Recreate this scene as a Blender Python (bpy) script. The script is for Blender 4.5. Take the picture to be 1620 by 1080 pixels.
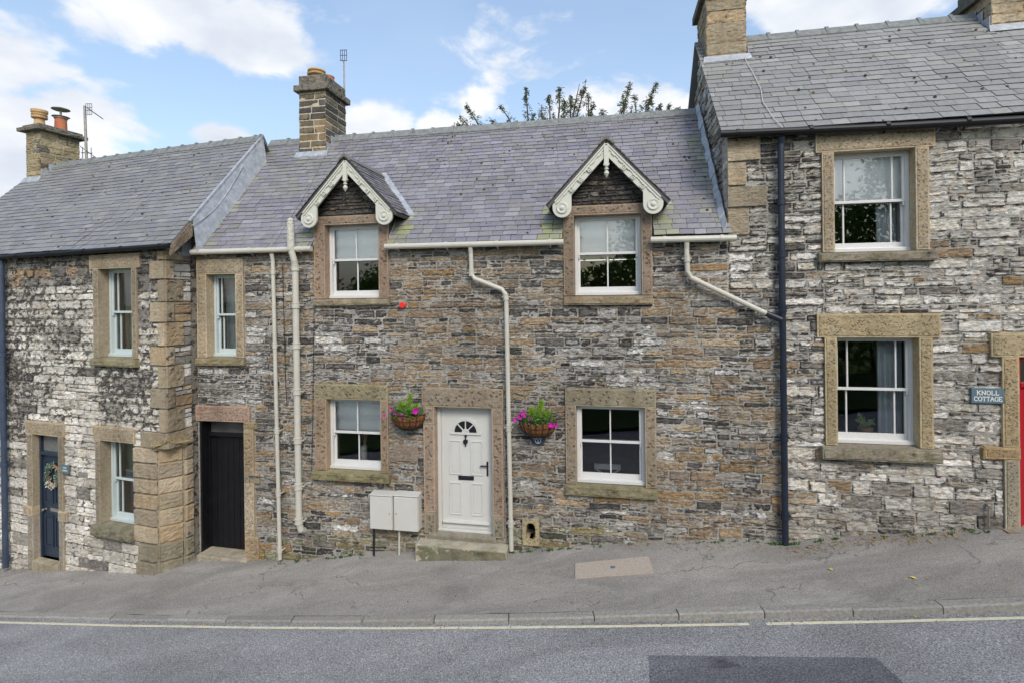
import bpy, math, random
from mathutils import Vector, Matrix, noise as mnoise
R = math.radians
sc = bpy.context.scene
for o in list(bpy.data.objects): bpy.data.objects.remove(o, do_unlink=True)

# ------------------------------------------------------------------ camera
F, CX, HY, ROLL, CAMZ = 820., 810., 470., .012, 4.2
cd = bpy.data.cameras.new('camera'); cam = bpy.data.objects.new('camera', cd)
sc.collection.objects.link(cam); sc.camera = cam
cam.location = (0, 0, CAMZ)
cam.rotation_mode = 'XYZ'
cam.matrix_world = Matrix.Translation((0, 0, CAMZ)) @ Matrix.Rotation(R(90), 4, 'X') @ Matrix.Rotation(-ROLL, 4, 'Z')
cd.sensor_width = 36; cd.sensor_fit = 'HORIZONTAL'; cd.lens = F/1620*36
cd.shift_y = (HY-540)/1620.; cd.clip_start = .05; cd.clip_end = 3000
sc.render.resolution_x, sc.render.resolution_y = 1024, 682

# ------------------------------------------------------------------ light
sc.view_settings.view_transform = 'Standard'; sc.view_settings.look = 'None'
sc.view_settings.gamma = 1; sc.view_settings.use_curve_mapping = False
sc.view_settings.exposure = 0.62
SUN_EL, SUN_AZ = 41, 163         # azimuth measured from +Y towards +X
sd = Vector((math.sin(R(SUN_AZ))*math.cos(R(SUN_EL)), math.cos(R(SUN_AZ))*math.cos(R(SUN_EL)), math.sin(R(SUN_EL))))
ld = bpy.data.lights.new('sun', 'SUN'); ld.energy = 1.4; ld.angle = R(20); ld.color = (1, .94, .86)
sun = bpy.data.objects.new('sun', ld); sc.collection.objects.link(sun)
sun.rotation_euler = (-sd).to_track_quat('-Z', 'Y').to_euler(); sun.location = (0, -5, 30)

w = bpy.data.worlds.new('World'); sc.world = w; w.use_nodes = True
nt = w.node_tree; nt.nodes.clear()
def N(nt, t, **k):
    n = nt.nodes.new(t)
    for a, b in k.items():
        if a.startswith('i_'): n.inputs[int(a[2:])].default_value = b
        else: setattr(n, a, b)
    return n
def lk(nt, a, b): nt.links.new(a, b)
def ray(px, py):
    a = (px-CX)/F; b = (HY-py)/F; c = math.cos(ROLL); s = math.sin(ROLL)
    return Vector((a*c+b*s, 1, -a*s+b*c))
def build_world():
    out = N(nt, 'ShaderNodeOutputWorld'); bg = N(nt, 'ShaderNodeBackground'); bg.inputs[1].default_value = .148
    sky = N(nt, 'ShaderNodeTexSky'); sky.sky_type = 'NISHITA'; sky.sun_disc = False
    sky.sun_elevation = R(SUN_EL); sky.sun_rotation = R(SUN_AZ); sky.air_density = 1.3; sky.dust_density = 2.2; sky.ozone_density = 1.6
    tc = N(nt, 'ShaderNodeTexCoord')
    mp = N(nt, 'ShaderNodeMapping'); mp.inputs['Scale'].default_value = (1, 1, 1.9); lk(nt, tc.outputs['Generated'], mp.inputs[0])
    n1 = N(nt, 'ShaderNodeTexNoise'); n1.inputs['Scale'].default_value = 5.2; n1.inputs['Detail'].default_value = 10; n1.inputs['Roughness'].default_value = .56; n1.inputs['Distortion'].default_value = .25
    lk(nt, mp.outputs[0], n1.inputs[0])
    # clouds where the photograph's sky has them (directions in the sky), more elsewhere from noise
    acc = None
    blobs = [((270, 30), .20, .78), ((400, 75), .20, .82), ((60, 235), .22, .78), ((170, 195), .17, .76), ((-60, 260), .3, .7), ((-40, 90), .2, .45), ((350, 215), .13, .72), ((590, 200), .15, .86), ((690, 205), .1, .7),
             ((1290, 10), .22, .95), ((1200, 90), .16, .7), ((850, 100), .12, .30), ((930, 75), .10, .34), ((1000, 170), .22, .42), ((1080, 190), .2, .5), ((760, 150), .16, .3), ((5, 300), .3, .75)]
    for (p, rad, amp) in blobs:
        d = ray(*p).normalized(); d = Vector((d.x, d.y, d.z*1.9))
        vd = N(nt, 'ShaderNodeVectorMath', operation='DISTANCE'); lk(nt, mp.outputs[0], vd.inputs[0]); vd.inputs[1].default_value = d
        mr = N(nt, 'ShaderNodeMapRange', interpolation_type='SMOOTHSTEP'); lk(nt, vd.outputs['Value'], mr.inputs[0])
        mr.inputs[1].default_value = rad; mr.inputs[2].default_value = 0; mr.inputs[3].default_value = 0; mr.inputs[4].default_value = amp
        if acc is None: acc = mr.outputs[0]
        else:
            m = N(nt, 'ShaderNodeMath', operation='MAXIMUM'); lk(nt, acc, m.inputs[0]); lk(nt, mr.outputs[0], m.inputs[1]); acc = m.outputs[0]
    a = N(nt, 'ShaderNodeMath', operation='MULTIPLY_ADD'); lk(nt, n1.outputs[0], a.inputs[0]); a.inputs[1].default_value = 2.1; a.inputs[2].default_value = -1.12
    s = N(nt, 'ShaderNodeMath', operation='ADD'); lk(nt, acc, s.inputs[0]); lk(nt, a.outputs[0], s.inputs[1])
    cm = N(nt, 'ShaderNodeMapRange', interpolation_type='SMOOTHSTEP'); lk(nt, s.outputs[0], cm.inputs[0]); cm.inputs[1].default_value = .2; cm.inputs[2].default_value = .5
    # soft relief inside the clouds
    n2 = N(nt, 'ShaderNodeTexNoise'); n2.inputs['Scale'].default_value = 7; n2.inputs['Detail'].default_value = 8; lk(nt, mp.outputs[0], n2.inputs[0])
    cr = N(nt, 'ShaderNodeValToRGB'); cr.color_ramp.elements[0].position = .33; cr.color_ramp.elements[0].color = (3.3, 3.55, 4.0, 1); cr.color_ramp.elements[1].position = .62; cr.color_ramp.elements[1].color = (4.5, 4.58, 4.72, 1)
    lk(nt, n2.outputs[0], cr.inputs[0])
    # thin veil
    n3 = N(nt, 'ShaderNodeTexNoise'); n3.inputs['Scale'].default_value = 2.0; n3.inputs['Detail'].default_value = 6; n3.inputs['Distortion'].default_value = .6; lk(nt, mp.outputs[0], n3.inputs[0])
    vr = N(nt, 'ShaderNodeMapRange'); lk(nt, n3.outputs[0], vr.inputs[0]); vr.inputs[1].default_value = .3; vr.inputs[2].default_value = .75; vr.inputs[3].default_value = .12; vr.inputs[4].default_value = .55
    mx0 = N(nt, 'ShaderNodeMix', data_type='RGBA'); lk(nt, vr.outputs[0], mx0.inputs[0]); lk(nt, sky.outputs[0], mx0.inputs[6]); mx0.inputs[7].default_value = (2.5, 3.15, 4.2, 1)
    mx = N(nt, 'ShaderNodeMix', data_type='RGBA'); lk(nt, cm.outputs[0], mx.inputs[0]); lk(nt, mx0.outputs[2], mx.inputs[6]); lk(nt, cr.outputs[0], mx.inputs[7])
    lk(nt, mx.outputs[2], bg.inputs[0]); lk(nt, bg.outputs[0], out.inputs[0])
build_world()

# ------------------------------------------------------------------ frames
class Fr:
    def __init__(s, O, U, Nn):
        s.O = Vector((O[0], O[1], 0)); s.U = Vector((U[0], U[1], 0)).normalized(); s.N = Vector((Nn[0], Nn[1], 0)).normalized()
    def P(s, u, v, n=0): return s.O + s.U*u + s.N*n + Vector((0, 0, v))
    def uv(s, px, py, n=0):
        r = ray(px, py); t = (s.O.dot(s.N)+n)/(r.x*s.N.x+r.y*s.N.y)
        p = Vector((r.x*t, t, 0))-s.O
        return p.dot(s.U), CAMZ+t*r.z
    def side(s, u, right=True):          # face of a block seen from its right / left; local u runs backwards / forwards
        o = s.P(u, 0, 0)
        return Fr(o, -s.N, s.U) if right else Fr(o, s.N, -s.U)
def wall_frame(oy, m):
    a = math.atan(m); return Fr((0, oy), (math.cos(a), -math.sin(a)), (-math.sin(a), -math.cos(a)))
M = wall_frame(8.45, .19)      # cottage and right-hand house front
L = wall_frame(7.10, .33)      # left-hand house front
WF = Fr((0, 0), (1, 0), (0, -1))
def proj(p):
    x = p.x/p.y; z = (p.z-CAMZ)/p.y; c = math.cos(ROLL); s = math.sin(ROLL)
    return CX+F*(x*c-z*s), HY-F*(x*s+z*c)
def zg(X, Y): return .08+.125*X+.03*((Y-8.45)+.19*X)    # pavement
def ground_hit(px, py, dz=0):
    r = ray(px, py)   # CAMZ + t rz = .08+.125 t rx + .03 (t-8.45+.19 t rx)+dz
    t = (.08-.03*8.45+dz-CAMZ)/(r.z-.125*r.x-.03*(1+.19*r.x))
    return Vector((t*r.x, t, CAMZ+t*r.z))
def clamp(x, a, b): return max(a, min(b, x))
def nz(x, y=0, z=0): return mnoise.noise(Vector((x, y, z)))

# ------------------------------------------------------------------ mesh builder
WORLD = {}
class MB:
    def __init__(s): s.v = []; s.f = []; s.c = []
    def add(s, vs, fs, col=(1, 1, 1, 0)):
        b = len(s.v); s.v += [tuple(v) for v in vs]; s.f += [tuple(b+i for i in f) for f in fs]
        if len(col) == 3: col = (*col, 0)
        s.c += [col]*len(vs)
    def box(s, fr, u0, u1, v0, v1, n0, n1, col=(1, 1, 1, 0)):
        P = fr.P; vs = [P(u, v, n) for n in (n0, n1) for v in (v0, v1) for u in (u0, u1)]
        s.add(vs, [(0, 2, 3, 1), (4, 5, 7, 6), (0, 1, 5, 4), (2, 6, 7, 3), (0, 4, 6, 2), (1, 3, 7, 5)], col)
    def prism(s, fr, poly, n0, n1, col=(1, 1, 1, 0)):        # poly of (u,v), counter-clockwise seen from outside
        k = len(poly)
        vs = [fr.P(u, v, n1) for u, v in poly]+[fr.P(u, v, n0) for u, v in poly]
        s.add(vs, [tuple(range(k)), tuple(reversed(range(k, 2*k)))]+[(i, k+i, k+(i+1) % k, (i+1) % k) for i in range(k)], col)
    def hexa(s, b, t, col=(1, 1, 1, 0)):                     # bottom quad, top quad
        s.add(list(b)+list(t), [(3, 2, 1, 0), (4, 5, 6, 7), (0, 1, 5, 4), (1, 2, 6, 5), (2, 3, 7, 6), (3, 0, 4, 7)], col)
    def tube(s, pts, r, seg=12, col=(1, 1, 1, 0), cap=True):
        pts = [Vector(p) for p in pts]; rr = r if isinstance(r, (list, tuple)) else [r]*len(pts)
        vs = []; fs = []; up = None
        for i, p in enumerate(pts):
            t = (pts[min(i+1, len(pts)-1)]-pts[max(i-1, 0)]).normalized()
            if up is None: up = Vector((0, 0, 1)) if abs(t.z) < .9 else Vector((1, 0, 0))
            a = (up-t*up.dot(t)).normalized(); up = a; b = t.cross(a)
            for k in range(seg):
                th = 2*math.pi*k/seg; vs.append(p+(a*math.cos(th)+b*math.sin(th))*rr[i])
        for i in range(len(pts)-1):
            for k in range(seg):
                fs.append((i*seg+k, i*seg+(k+1) % seg, (i+1)*seg+(k+1) % seg, (i+1)*seg+k))
        if cap: fs.append(tuple(reversed(range(seg)))); fs.append(tuple((len(pts)-1)*seg+k for k in range(seg)))
        s.add(vs, fs, col)
    def lathe(s, c, prof, seg=20, ax=Vector((0, 0, 1)), col=(1, 1, 1, 0)):
        c = Vector(c); ax = Vector(ax).normalized(); a = ax.orthogonal().normalized(); b = ax.cross(a); vs = []; fs = []
        for (r, z) in prof:
            for k in range(seg):
                th = 2*math.pi*k/seg; vs.append(c+ax*z+(a*math.cos(th)+b*math.sin(th))*max(r, .0004))
        for i in range(len(prof)-1):
            for k in range(seg): fs.append((i*seg+k, i*seg+(k+1) % seg, (i+1)*seg+(k+1) % seg, (i+1)*seg+k))
        fs.append(tuple(reversed(range(seg)))); fs.append(tuple((len(prof)-1)*seg+k for k in range(seg)))
        s.add(vs, fs, col)
    def bar(s, a, b, w, h, up=Vector((0, 0, 1)), col=(1, 1, 1, 0)):
        a = Vector(a); b = Vector(b); t = (b-a).normalized(); x = t.cross(up).normalized()*w/2; y = x.cross(t).normalized()*h/2
        s.hexa([a-x-y, a+x-y, a+x+y, a-x+y], [b-x-y, b+x-y, b+x+y, b-x+y], col)
    def build(s, name, mat, parent=None, smooth=False, bevel=0, label=None, cat=None, group=None, kind=None):
        if not s.v: return None
        xs = [v[0] for v in s.v]; ys = [v[1] for v in s.v]; zs = [v[2] for v in s.v]
        c = Vector(((min(xs)+max(xs))/2, (min(ys)+max(ys))/2, min(zs)))
        me = bpy.data.meshes.new(name)
        me.from_pydata([(v[0]-c.x, v[1]-c.y, v[2]-c.z) for v in s.v], [], s.f)
        at = me.attributes.new('Col', 'FLOAT_COLOR', 'POINT')
        at.data.foreach_set('color', [x for cc in s.c for x in cc])
        me.materials.append(mat); me.validate(); me.update()
        if smooth: me.polygons.foreach_set('use_smooth', [True]*len(me.polygons))
        o = bpy.data.objects.new(name, me); sc.collection.objects.link(o)
        WORLD[o] = c
        if parent: o.parent = parent; o.location = c-WORLD[parent]
        else: o.location = c
        if bevel:
            b = o.modifiers.new('bevel', 'BEVEL'); b.width = bevel; b.segments = 2; b.limit_method = 'ANGLE'
        tag(o, label, cat, group, kind)
        return o
def tag(o, label=None, cat=None, group=None, kind=None):
    if label: o['label'] = label
    if cat: o['category'] = cat
    if group: o['group'] = group
    if kind: o['kind'] = kind
def thing(name, loc, label, cat, group=None):
    o = bpy.data.objects.new(name, None); sc.collection.objects.link(o); o.location = loc; WORLD[o] = Vector(loc)
    o.empty_display_size = .2
    tag(o, label, cat, group); return o

# ------------------------------------------------------------------ materials
def newmat(name):
    m = bpy.data.materials.new(name); m.use_nodes = True; t = m.node_tree; b = t.nodes['Principled BSDF']; return m, t, b
def plain(name, col, rough=.6, spec=.4, metal=0, var=.12, scale=8, bump=0, dirt=0, dirtcol=(.12, .1, .07), bscale=80):
    m, t, b = newmat(name)
    g = N(t, 'ShaderNodeNewGeometry')
    n = N(t, 'ShaderNodeTexNoise'); n.inputs['Scale'].default_value = scale; n.inputs['Detail'].default_value = 8; n.inputs['Roughness'].default_value = .65; lk(t, g.outputs['Position'], n.inputs[0])
    r = N(t, 'ShaderNodeMapRange'); lk(t, n.outputs[0], r.inputs[0]); r.inputs[1].default_value = .3; r.inputs[2].default_value = .7; r.inputs[3].default_value = 1-var; r.inputs[4].default_value = 1+var
    v = N(t, 'ShaderNodeVectorMath', operation='SCALE'); v.inputs[0].default_value = col; lk(t, r.outputs[0], v.inputs['Scale'])
    o = v.outputs[0]
    if dirt:
        n2 = N(t, 'ShaderNodeTexNoise'); n2.inputs['Scale'].default_value = 5; n2.inputs['Detail'].default_value = 10; n2.inputs['Roughness'].default_value = .75; lk(t, g.outputs['Position'], n2.inputs[0])
        r2 = N(t, 'ShaderNodeMapRange', interpolation_type='SMOOTHSTEP'); lk(t, n2.outputs[0], r2.inputs[0]); r2.inputs[1].default_value = .5; r2.inputs[2].default_value = .75; r2.inputs[4].default_value = dirt
        x = N(t, 'ShaderNodeMix', data_type='RGBA'); lk(t, r2.outputs[0], x.inputs[0]); lk(t, o, x.inputs[6]); x.inputs[7].default_value = (*dirtcol, 1); o = x.outputs[2]
    lk(t, o, b.inputs['Base Color']); b.inputs['Roughness'].default_value = rough; b.inputs['Specular IOR Level'].default_value = spec; b.inputs['Metallic'].default_value = metal
    if bump:
        n3 = N(t, 'ShaderNodeTexNoise'); n3.inputs['Scale'].default_value = bscale; n3.inputs['Detail'].default_value = 6; lk(t, g.outputs['Position'], n3.inputs[0])
        bp = N(t, 'ShaderNodeBump'); bp.inputs['Distance'].default_value = bump; bp.inputs['Strength'].default_value = 1; lk(t, n3.outputs[0], bp.inputs['Height']); lk(t, bp.outputs[0], b.inputs['Normal'])
    return m
def stonemat(name, stretch=(9, 9, 24), dark=(.036, .033, .032), pits=0, moss=0, vary=.3, bump=.006, sharp=.035, veins=0, layer=0):
    """Stone: colour per stone from the mesh, alpha = how much black crust the stone carries."""
    m, t, b = newmat(name)
    at = N(t, 'ShaderNodeAttribute'); at.attribute_name = 'Col'
    g = N(t, 'ShaderNodeNewGeometry')
    mp = N(t, 'ShaderNodeMapping'); mp.inputs['Scale'].default_value = stretch; lk(t, g.outputs['Position'], mp.inputs[0])
    n1 = N(t, 'ShaderNodeTexNoise'); n1.inputs['Scale'].default_value = 1; n1.inputs['Detail'].default_value = 9; n1.inputs['Roughness'].default_value = .68; n1.inputs['Distortion'].default_value = .4; lk(t, mp.outputs[0], n1.inputs[0])
    sb = N(t, 'ShaderNodeMath', operation='SUBTRACT'); lk(t, at.outputs['Alpha'], sb.inputs[0]); lk(t, n1.outputs[0], sb.inputs[1])
    mk = N(t, 'ShaderNodeMapRange', interpolation_type='SMOOTHSTEP'); lk(t, sb.outputs[0], mk.inputs[0]); mk.inputs[1].default_value = -sharp; mk.inputs[2].default_value = sharp*1.2; mk.inputs[4].default_value = .88
    n2 = N(t, 'ShaderNodeTexNoise'); n2.inputs['Scale'].default_value = 22; n2.inputs['Detail'].default_value = 8; n2.inputs['Roughness'].default_value = .75; lk(t, g.outputs['Position'], n2.inputs[0])
    r = N(t, 'ShaderNodeMapRange'); lk(t, n2.outputs[0], r.inputs[0]); r.inputs[1].default_value = .28; r.inputs[2].default_value = .72; r.inputs[3].default_value = 1-vary; r.inputs[4].default_value = 1+vary
    v = N(t, 'ShaderNodeVectorMath', operation='SCALE'); lk(t, at.outputs['Color'], v.inputs[0]); lk(t, r.outputs[0], v.inputs['Scale'])
    # warm iron staining
    n4 = N(t, 'ShaderNodeTexNoise'); n4.inputs['Scale'].default_value = 7; n4.inputs['Detail'].default_value = 5; lk(t, g.outputs['Position'], n4.inputs[0])
    r4 = N(t, 'ShaderNodeMapRange'); lk(t, n4.outputs[0], r4.inputs[0]); r4.inputs[1].default_value = .48; r4.inputs[2].default_value = .72; r4.inputs[4].default_value = .4
    x4 = N(t, 'ShaderNodeMix', data_type='RGBA', blend_type='MULTIPLY'); lk(t, r4.outputs[0], x4.inputs[0]); lk(t, v.outputs[0], x4.inputs[6]); x4.inputs[7].default_value = (.95, .74, .5, 1)
    # broad rain staining, longer down the wall than across
    m9 = N(t, 'ShaderNodeMapping'); m9.inputs['Scale'].default_value = (2.6, 2.6, .7); lk(t, g.outputs['Position'], m9.inputs[0])
    n9 = N(t, 'ShaderNodeTexNoise'); n9.inputs['Scale'].default_value = 1; n9.inputs['Detail'].default_value = 6; n9.inputs['Roughness'].default_value = .6; lk(t, m9.outputs[0], n9.inputs[0])
    r9 = N(t, 'ShaderNodeMapRange'); lk(t, n9.outputs[0], r9.inputs[0]); r9.inputs[1].default_value = .35; r9.inputs[2].default_value = .65; r9.inputs[3].default_value = .76; r9.inputs[4].default_value = 1.14
    v9 = N(t, 'ShaderNodeVectorMath', operation='SCALE'); lk(t, x4.outputs[2], v9.inputs[0]); lk(t, r9.outputs[0], v9.inputs['Scale'])
    col = v9.outputs[0]
    if moss:
        n5 = N(t, 'ShaderNodeTexNoise'); n5.inputs['Scale'].default_value = 4; n5.inputs['Detail'].default_value = 9; n5.inputs['Roughness'].default_value = .7; lk(t, g.outputs['Position'], n5.inputs[0])
        r5 = N(t, 'ShaderNodeMapRange', interpolation_type='SMOOTHSTEP'); lk(t, n5.outputs[0], r5.inputs[0]); r5.inputs[1].default_value = .5; r5.inputs[2].default_value = .64; r5.inputs[4].default_value = moss
        x5 = N(t, 'ShaderNodeMix', data_type='RGBA'); lk(t, r5.outputs[0], x5.inputs[0]); lk(t, col, x5.inputs[6]); x5.inputs[7].default_value = (.13, .14, .06, 1); col = x5.outputs[2]
    x = N(t, 'ShaderNodeMix', data_type='RGBA'); lk(t, mk.outputs[0], x.inputs[0]); lk(t, col, x.inputs[6]); x.inputs[7].default_value = (*dark, 1); col = x.outputs[2]
    h = n2.outputs[0]
    if veins:      # pale lime bloom running along the bedding, over the crust
        m7 = N(t, 'ShaderNodeMapping'); m7.inputs['Scale'].default_value = (7, 7, 30); lk(t, g.outputs['Position'], m7.inputs[0])
        n7 = N(t, 'ShaderNodeTexNoise'); n7.inputs['Scale'].default_value = 1; n7.inputs['Detail'].default_value = 7; n7.inputs['Roughness'].default_value = .7; n7.inputs['Distortion'].default_value = 1.2; lk(t, m7.outputs[0], n7.inputs[0])
        r7 = N(t, 'ShaderNodeMapRange', interpolation_type='SMOOTHSTEP'); lk(t, n7.outputs[0], r7.inputs[0]); r7.inputs[1].default_value = .54; r7.inputs[2].default_value = .66; r7.inputs[4].default_value = veins
        x7 = N(t, 'ShaderNodeMix', data_type='RGBA'); lk(t, r7.outputs[0], x7.inputs[0]); lk(t, col, x7.inputs[6]); x7.inputs[7].default_value = (.40, .385, .35, 1); col = x7.outputs[2]
    if layer:
        m8 = N(t, 'ShaderNodeMapping'); m8.inputs['Scale'].default_value = (11, 11, 48); lk(t, g.outputs['Position'], m8.inputs[0])
        n8 = N(t, 'ShaderNodeTexNoise'); n8.inputs['Scale'].default_value = 1; n8.inputs['Detail'].default_value = 5; n8.inputs['Roughness'].default_value = .6; n8.inputs['Distortion'].default_value = .8; lk(t, m8.outputs[0], n8.inputs[0])
        a8 = N(t, 'ShaderNodeMath', operation='MULTIPLY_ADD'); lk(t, n8.outputs[0], a8.inputs[0]); a8.inputs[1].default_value = layer; lk(t, h, a8.inputs[2]); h = a8.outputs[0]
    if pits:
        pm = N(t, 'ShaderNodeMapRange'); lk(t, at.outputs['Alpha'], pm.inputs[0]); pm.inputs[1].default_value = .18; pm.inputs[2].default_value = .24
        vo = N(t, 'ShaderNodeTexVoronoi'); vo.inputs['Scale'].default_value = pits; vo.inputs['Randomness'].default_value = 1; nv = N(t, 'ShaderNodeTexNoise'); nv.inputs['Scale'].default_value = 20; nv.inputs['Detail'].default_value = 4; lk(t, g.outputs['Position'], nv.inputs[0]); av = N(t, 'ShaderNodeVectorMath', operation='MULTIPLY_ADD'); lk(t, nv.outputs['Color'], av.inputs[0]); av.inputs[1].default_value = (.06, .06, .06); lk(t, g.outputs['Position'], av.inputs[2]); lk(t, av.outputs[0], vo.inputs[0])
        rp = N(t, 'ShaderNodeMapRange', interpolation_type='SMOOTHSTEP'); lk(t, vo.outputs['Distance'], rp.inputs[0]); rp.inputs[1].default_value = .12; rp.inputs[2].default_value = .42
        pn = N(t, 'ShaderNodeMath', operation='SUBTRACT'); pn.inputs[0].default_value = 1; lk(t, rp.outputs[0], pn.inputs[1]); pk = N(t, 'ShaderNodeMath', operation='MULTIPLY'); lk(t, pn.outputs[0], pk.inputs[0]); lk(t, pm.outputs[0], pk.inputs[1])
        rp = N(t, 'ShaderNodeMath', operation='SUBTRACT'); rp.inputs[0].default_value = 1; lk(t, pk.outputs[0], rp.inputs[1])
        dk = N(t, 'ShaderNodeMapRange'); lk(t, rp.outputs[0], dk.inputs[0]); dk.inputs[3].default_value = .6; dk.inputs[4].default_value = 1.0
        sm = N(t, 'ShaderNodeVectorMath', operation='SCALE'); lk(t, col, sm.inputs[0]); lk(t, dk.outputs[0], sm.inputs['Scale']); col = sm.outputs[0]
        ad = N(t, 'ShaderNodeMath', operation='MULTIPLY_ADD'); lk(t, rp.outputs[0], ad.inputs[0]); ad.inputs[1].default_value = 1.2; lk(t, h, ad.inputs[2]); h = ad.outputs[0]
    lk(t, col, b.inputs['Base Color']); b.inputs['Roughness'].default_value = .92; b.inputs['Specular IOR Level'].default_value = .25
    bp = N(t, 'ShaderNodeBump'); bp.inputs['Distance'].default_value = bump; lk(t, h, bp.inputs['Height']); lk(t, bp.outputs[0], b.inputs['Normal'])
    return m
def slatemat(name):
    m, t, b = newmat(name)
    at = N(t, 'ShaderNodeAttribute'); at.attribute_name = 'Col'; g = N(t, 'ShaderNodeNewGeometry')
    n2 = N(t, 'ShaderNodeTexNoise'); n2.inputs['Scale'].default_value = 18; n2.inputs['Detail'].default_value = 8; n2.inputs['Roughness'].default_value = .7; lk(t, g.outputs['Position'], n2.inputs[0])
    r = N(t, 'ShaderNodeMapRange'); lk(t, n2.outputs[0], r.inputs[0]); r.inputs[1].default_value = .3; r.inputs[2].default_value = .7; r.inputs[3].default_value = .82; r.inputs[4].default_value = 1.16
    v = N(t, 'ShaderNodeVectorMath', operation='SCALE'); lk(t, at.outputs['Color'], v.inputs[0]); lk(t, r.outputs[0], v.inputs['Scale'])
    vo = N(t, 'ShaderNodeTexNoise'); vo.inputs['Scale'].default_value = 30; vo.inputs['Detail'].default_value = 3; lk(t, g.outputs['Position'], vo.inputs[0])
    r3 = N(t, 'ShaderNodeMapRange'); lk(t, vo.outputs[0], r3.inputs[0]); r3.inputs[1].default_value = .66; r3.inputs[2].default_value = .74; r3.inputs[4].default_value = .6
    x = N(t, 'ShaderNodeMix', data_type='RGBA'); lk(t, r3.outputs[0], x.inputs[0]); lk(t, v.outputs[0], x.inputs[6]); x.inputs[7].default_value = (.4, .4, .37, 1)
    # lichen tint driven by alpha
    y = N(t, 'ShaderNodeMix', data_type='RGBA'); lk(t, at.outputs['Alpha'], y.inputs[0]); lk(t, x.outputs[2], y.inputs[6]); y.inputs[7].default_value = (.42, .46, .07, 1)
    lk(t, y.outputs[2], b.inputs['Base Color']); b.inputs['Roughness'].default_value = .55; b.inputs['Specular IOR Level'].default_value = .45
    bp = N(t, 'ShaderNodeBump'); bp.inputs['Distance'].default_value = .003; lk(t, n2.outputs[0], bp.inputs['Height']); lk(t, bp.outputs[0], b.inputs['Normal'])
    return m
def glassmat():
    m, t, b = newmat('window_glass'); t.nodes.remove(b); o = t.nodes['Material Output']
    tr = N(t, 'ShaderNodeBsdfTransparent'); tr.inputs[0].default_value = (.95, .97, .97, 1)
    gl = N(t, 'ShaderNodeBsdfGlossy'); gl.inputs['Roughness'].default_value = .01; gl.inputs[0].default_value = (.95, .97, 1, 1)
    g = N(t, 'ShaderNodeNewGeometry'); n = N(t, 'ShaderNodeTexNoise'); n.inputs['Scale'].default_value = 1.6; lk(t, g.outputs['Position'], n.inputs[0])
    bp = N(t, 'ShaderNodeBump'); bp.inputs['Distance'].default_value = .0016; lk(t, n.outputs[0], bp.inputs['Height']); lk(t, bp.outputs[0], gl.inputs['Normal'])
    fr = N(t, 'ShaderNodeFresnel'); fr.inputs[0].default_value = 1.5
    a = N(t, 'ShaderNodeMath', operation='MULTIPLY_ADD'); lk(t, fr.outputs[0], a.inputs[0]); a.inputs[1].default_value = 2.3; a.inputs[2].default_value = .01
    mx = N(t, 'ShaderNodeMixShader'); lk(t, a.outputs[0], mx.inputs[0]); lk(t, tr.outputs[0], mx.inputs[1]); lk(t, gl.outputs[0], mx.inputs[2]); lk(t, mx.outputs[0], o.inputs[0])
    return m
def leafmat(name, c1, c2, tr=.35):
    m, t, b = newmat(name); at = N(t, 'ShaderNodeAttribute'); at.attribute_name = 'Col'
    x = N(t, 'ShaderNodeMix', data_type='RGBA'); sp = N(t, 'ShaderNodeSeparateColor'); lk(t, at.outputs['Color'], sp.inputs[0]); lk(t, sp.outputs[0], x.inputs[0])
    x.inputs[6].default_value = (*c1, 1); x.inputs[7].default_value = (*c2, 1)
    lk(t, x.outputs[2], b.inputs['Base Color']); b.inputs['Roughness'].default_value = .6; b.inputs['Specular IOR Level'].default_value = .3
    tl = N(t, 'ShaderNodeBsdfTranslucent'); lk(t, x.outputs[2], tl.inputs[0]); mx = N(t, 'ShaderNodeMixShader'); mx.inputs[0].default_value = tr
    o = t.nodes['Material Output']; lk(t, b.outputs[0], mx.inputs[1]); lk(t, tl.outputs[0], mx.inputs[2]); lk(t, mx.outputs[0], o.inputs[0])
    return m
def colmat(name, rough=.6, spec=.4, bump=.002, var=.12, bscale=60):      # colour from the mesh
    m, t, b = newmat(name); at = N(t, 'ShaderNodeAttribute'); at.attribute_name = 'Col'; g = N(t, 'ShaderNodeNewGeometry')
    n = N(t, 'ShaderNodeTexNoise'); n.inputs['Scale'].default_value = bscale; n.inputs['Detail'].default_value = 6; lk(t, g.outputs['Position'], n.inputs[0])
    r = N(t, 'ShaderNodeMapRange'); lk(t, n.outputs[0], r.inputs[0]); r.inputs[1].default_value = .3; r.inputs[2].default_value = .7; r.inputs[3].default_value = 1-var; r.inputs[4].default_value = 1+var
    v = N(t, 'ShaderNodeVectorMath', operation='SCALE'); lk(t, at.outputs['Color'], v.inputs[0]); lk(t, r.outputs[0], v.inputs['Scale'])
    lk(t, v.outputs[0], b.inputs['Base Color']); b.inputs['Roughness'].default_value = rough; b.inputs['Specular IOR Level'].default_value = spec
    bp = N(t, 'ShaderNodeBump'); bp.inputs['Distance'].default_value = bump; lk(t, n.outputs[0], bp.inputs['Height']); lk(t, bp.outputs[0], b.inputs['Normal'])
    return m
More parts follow.
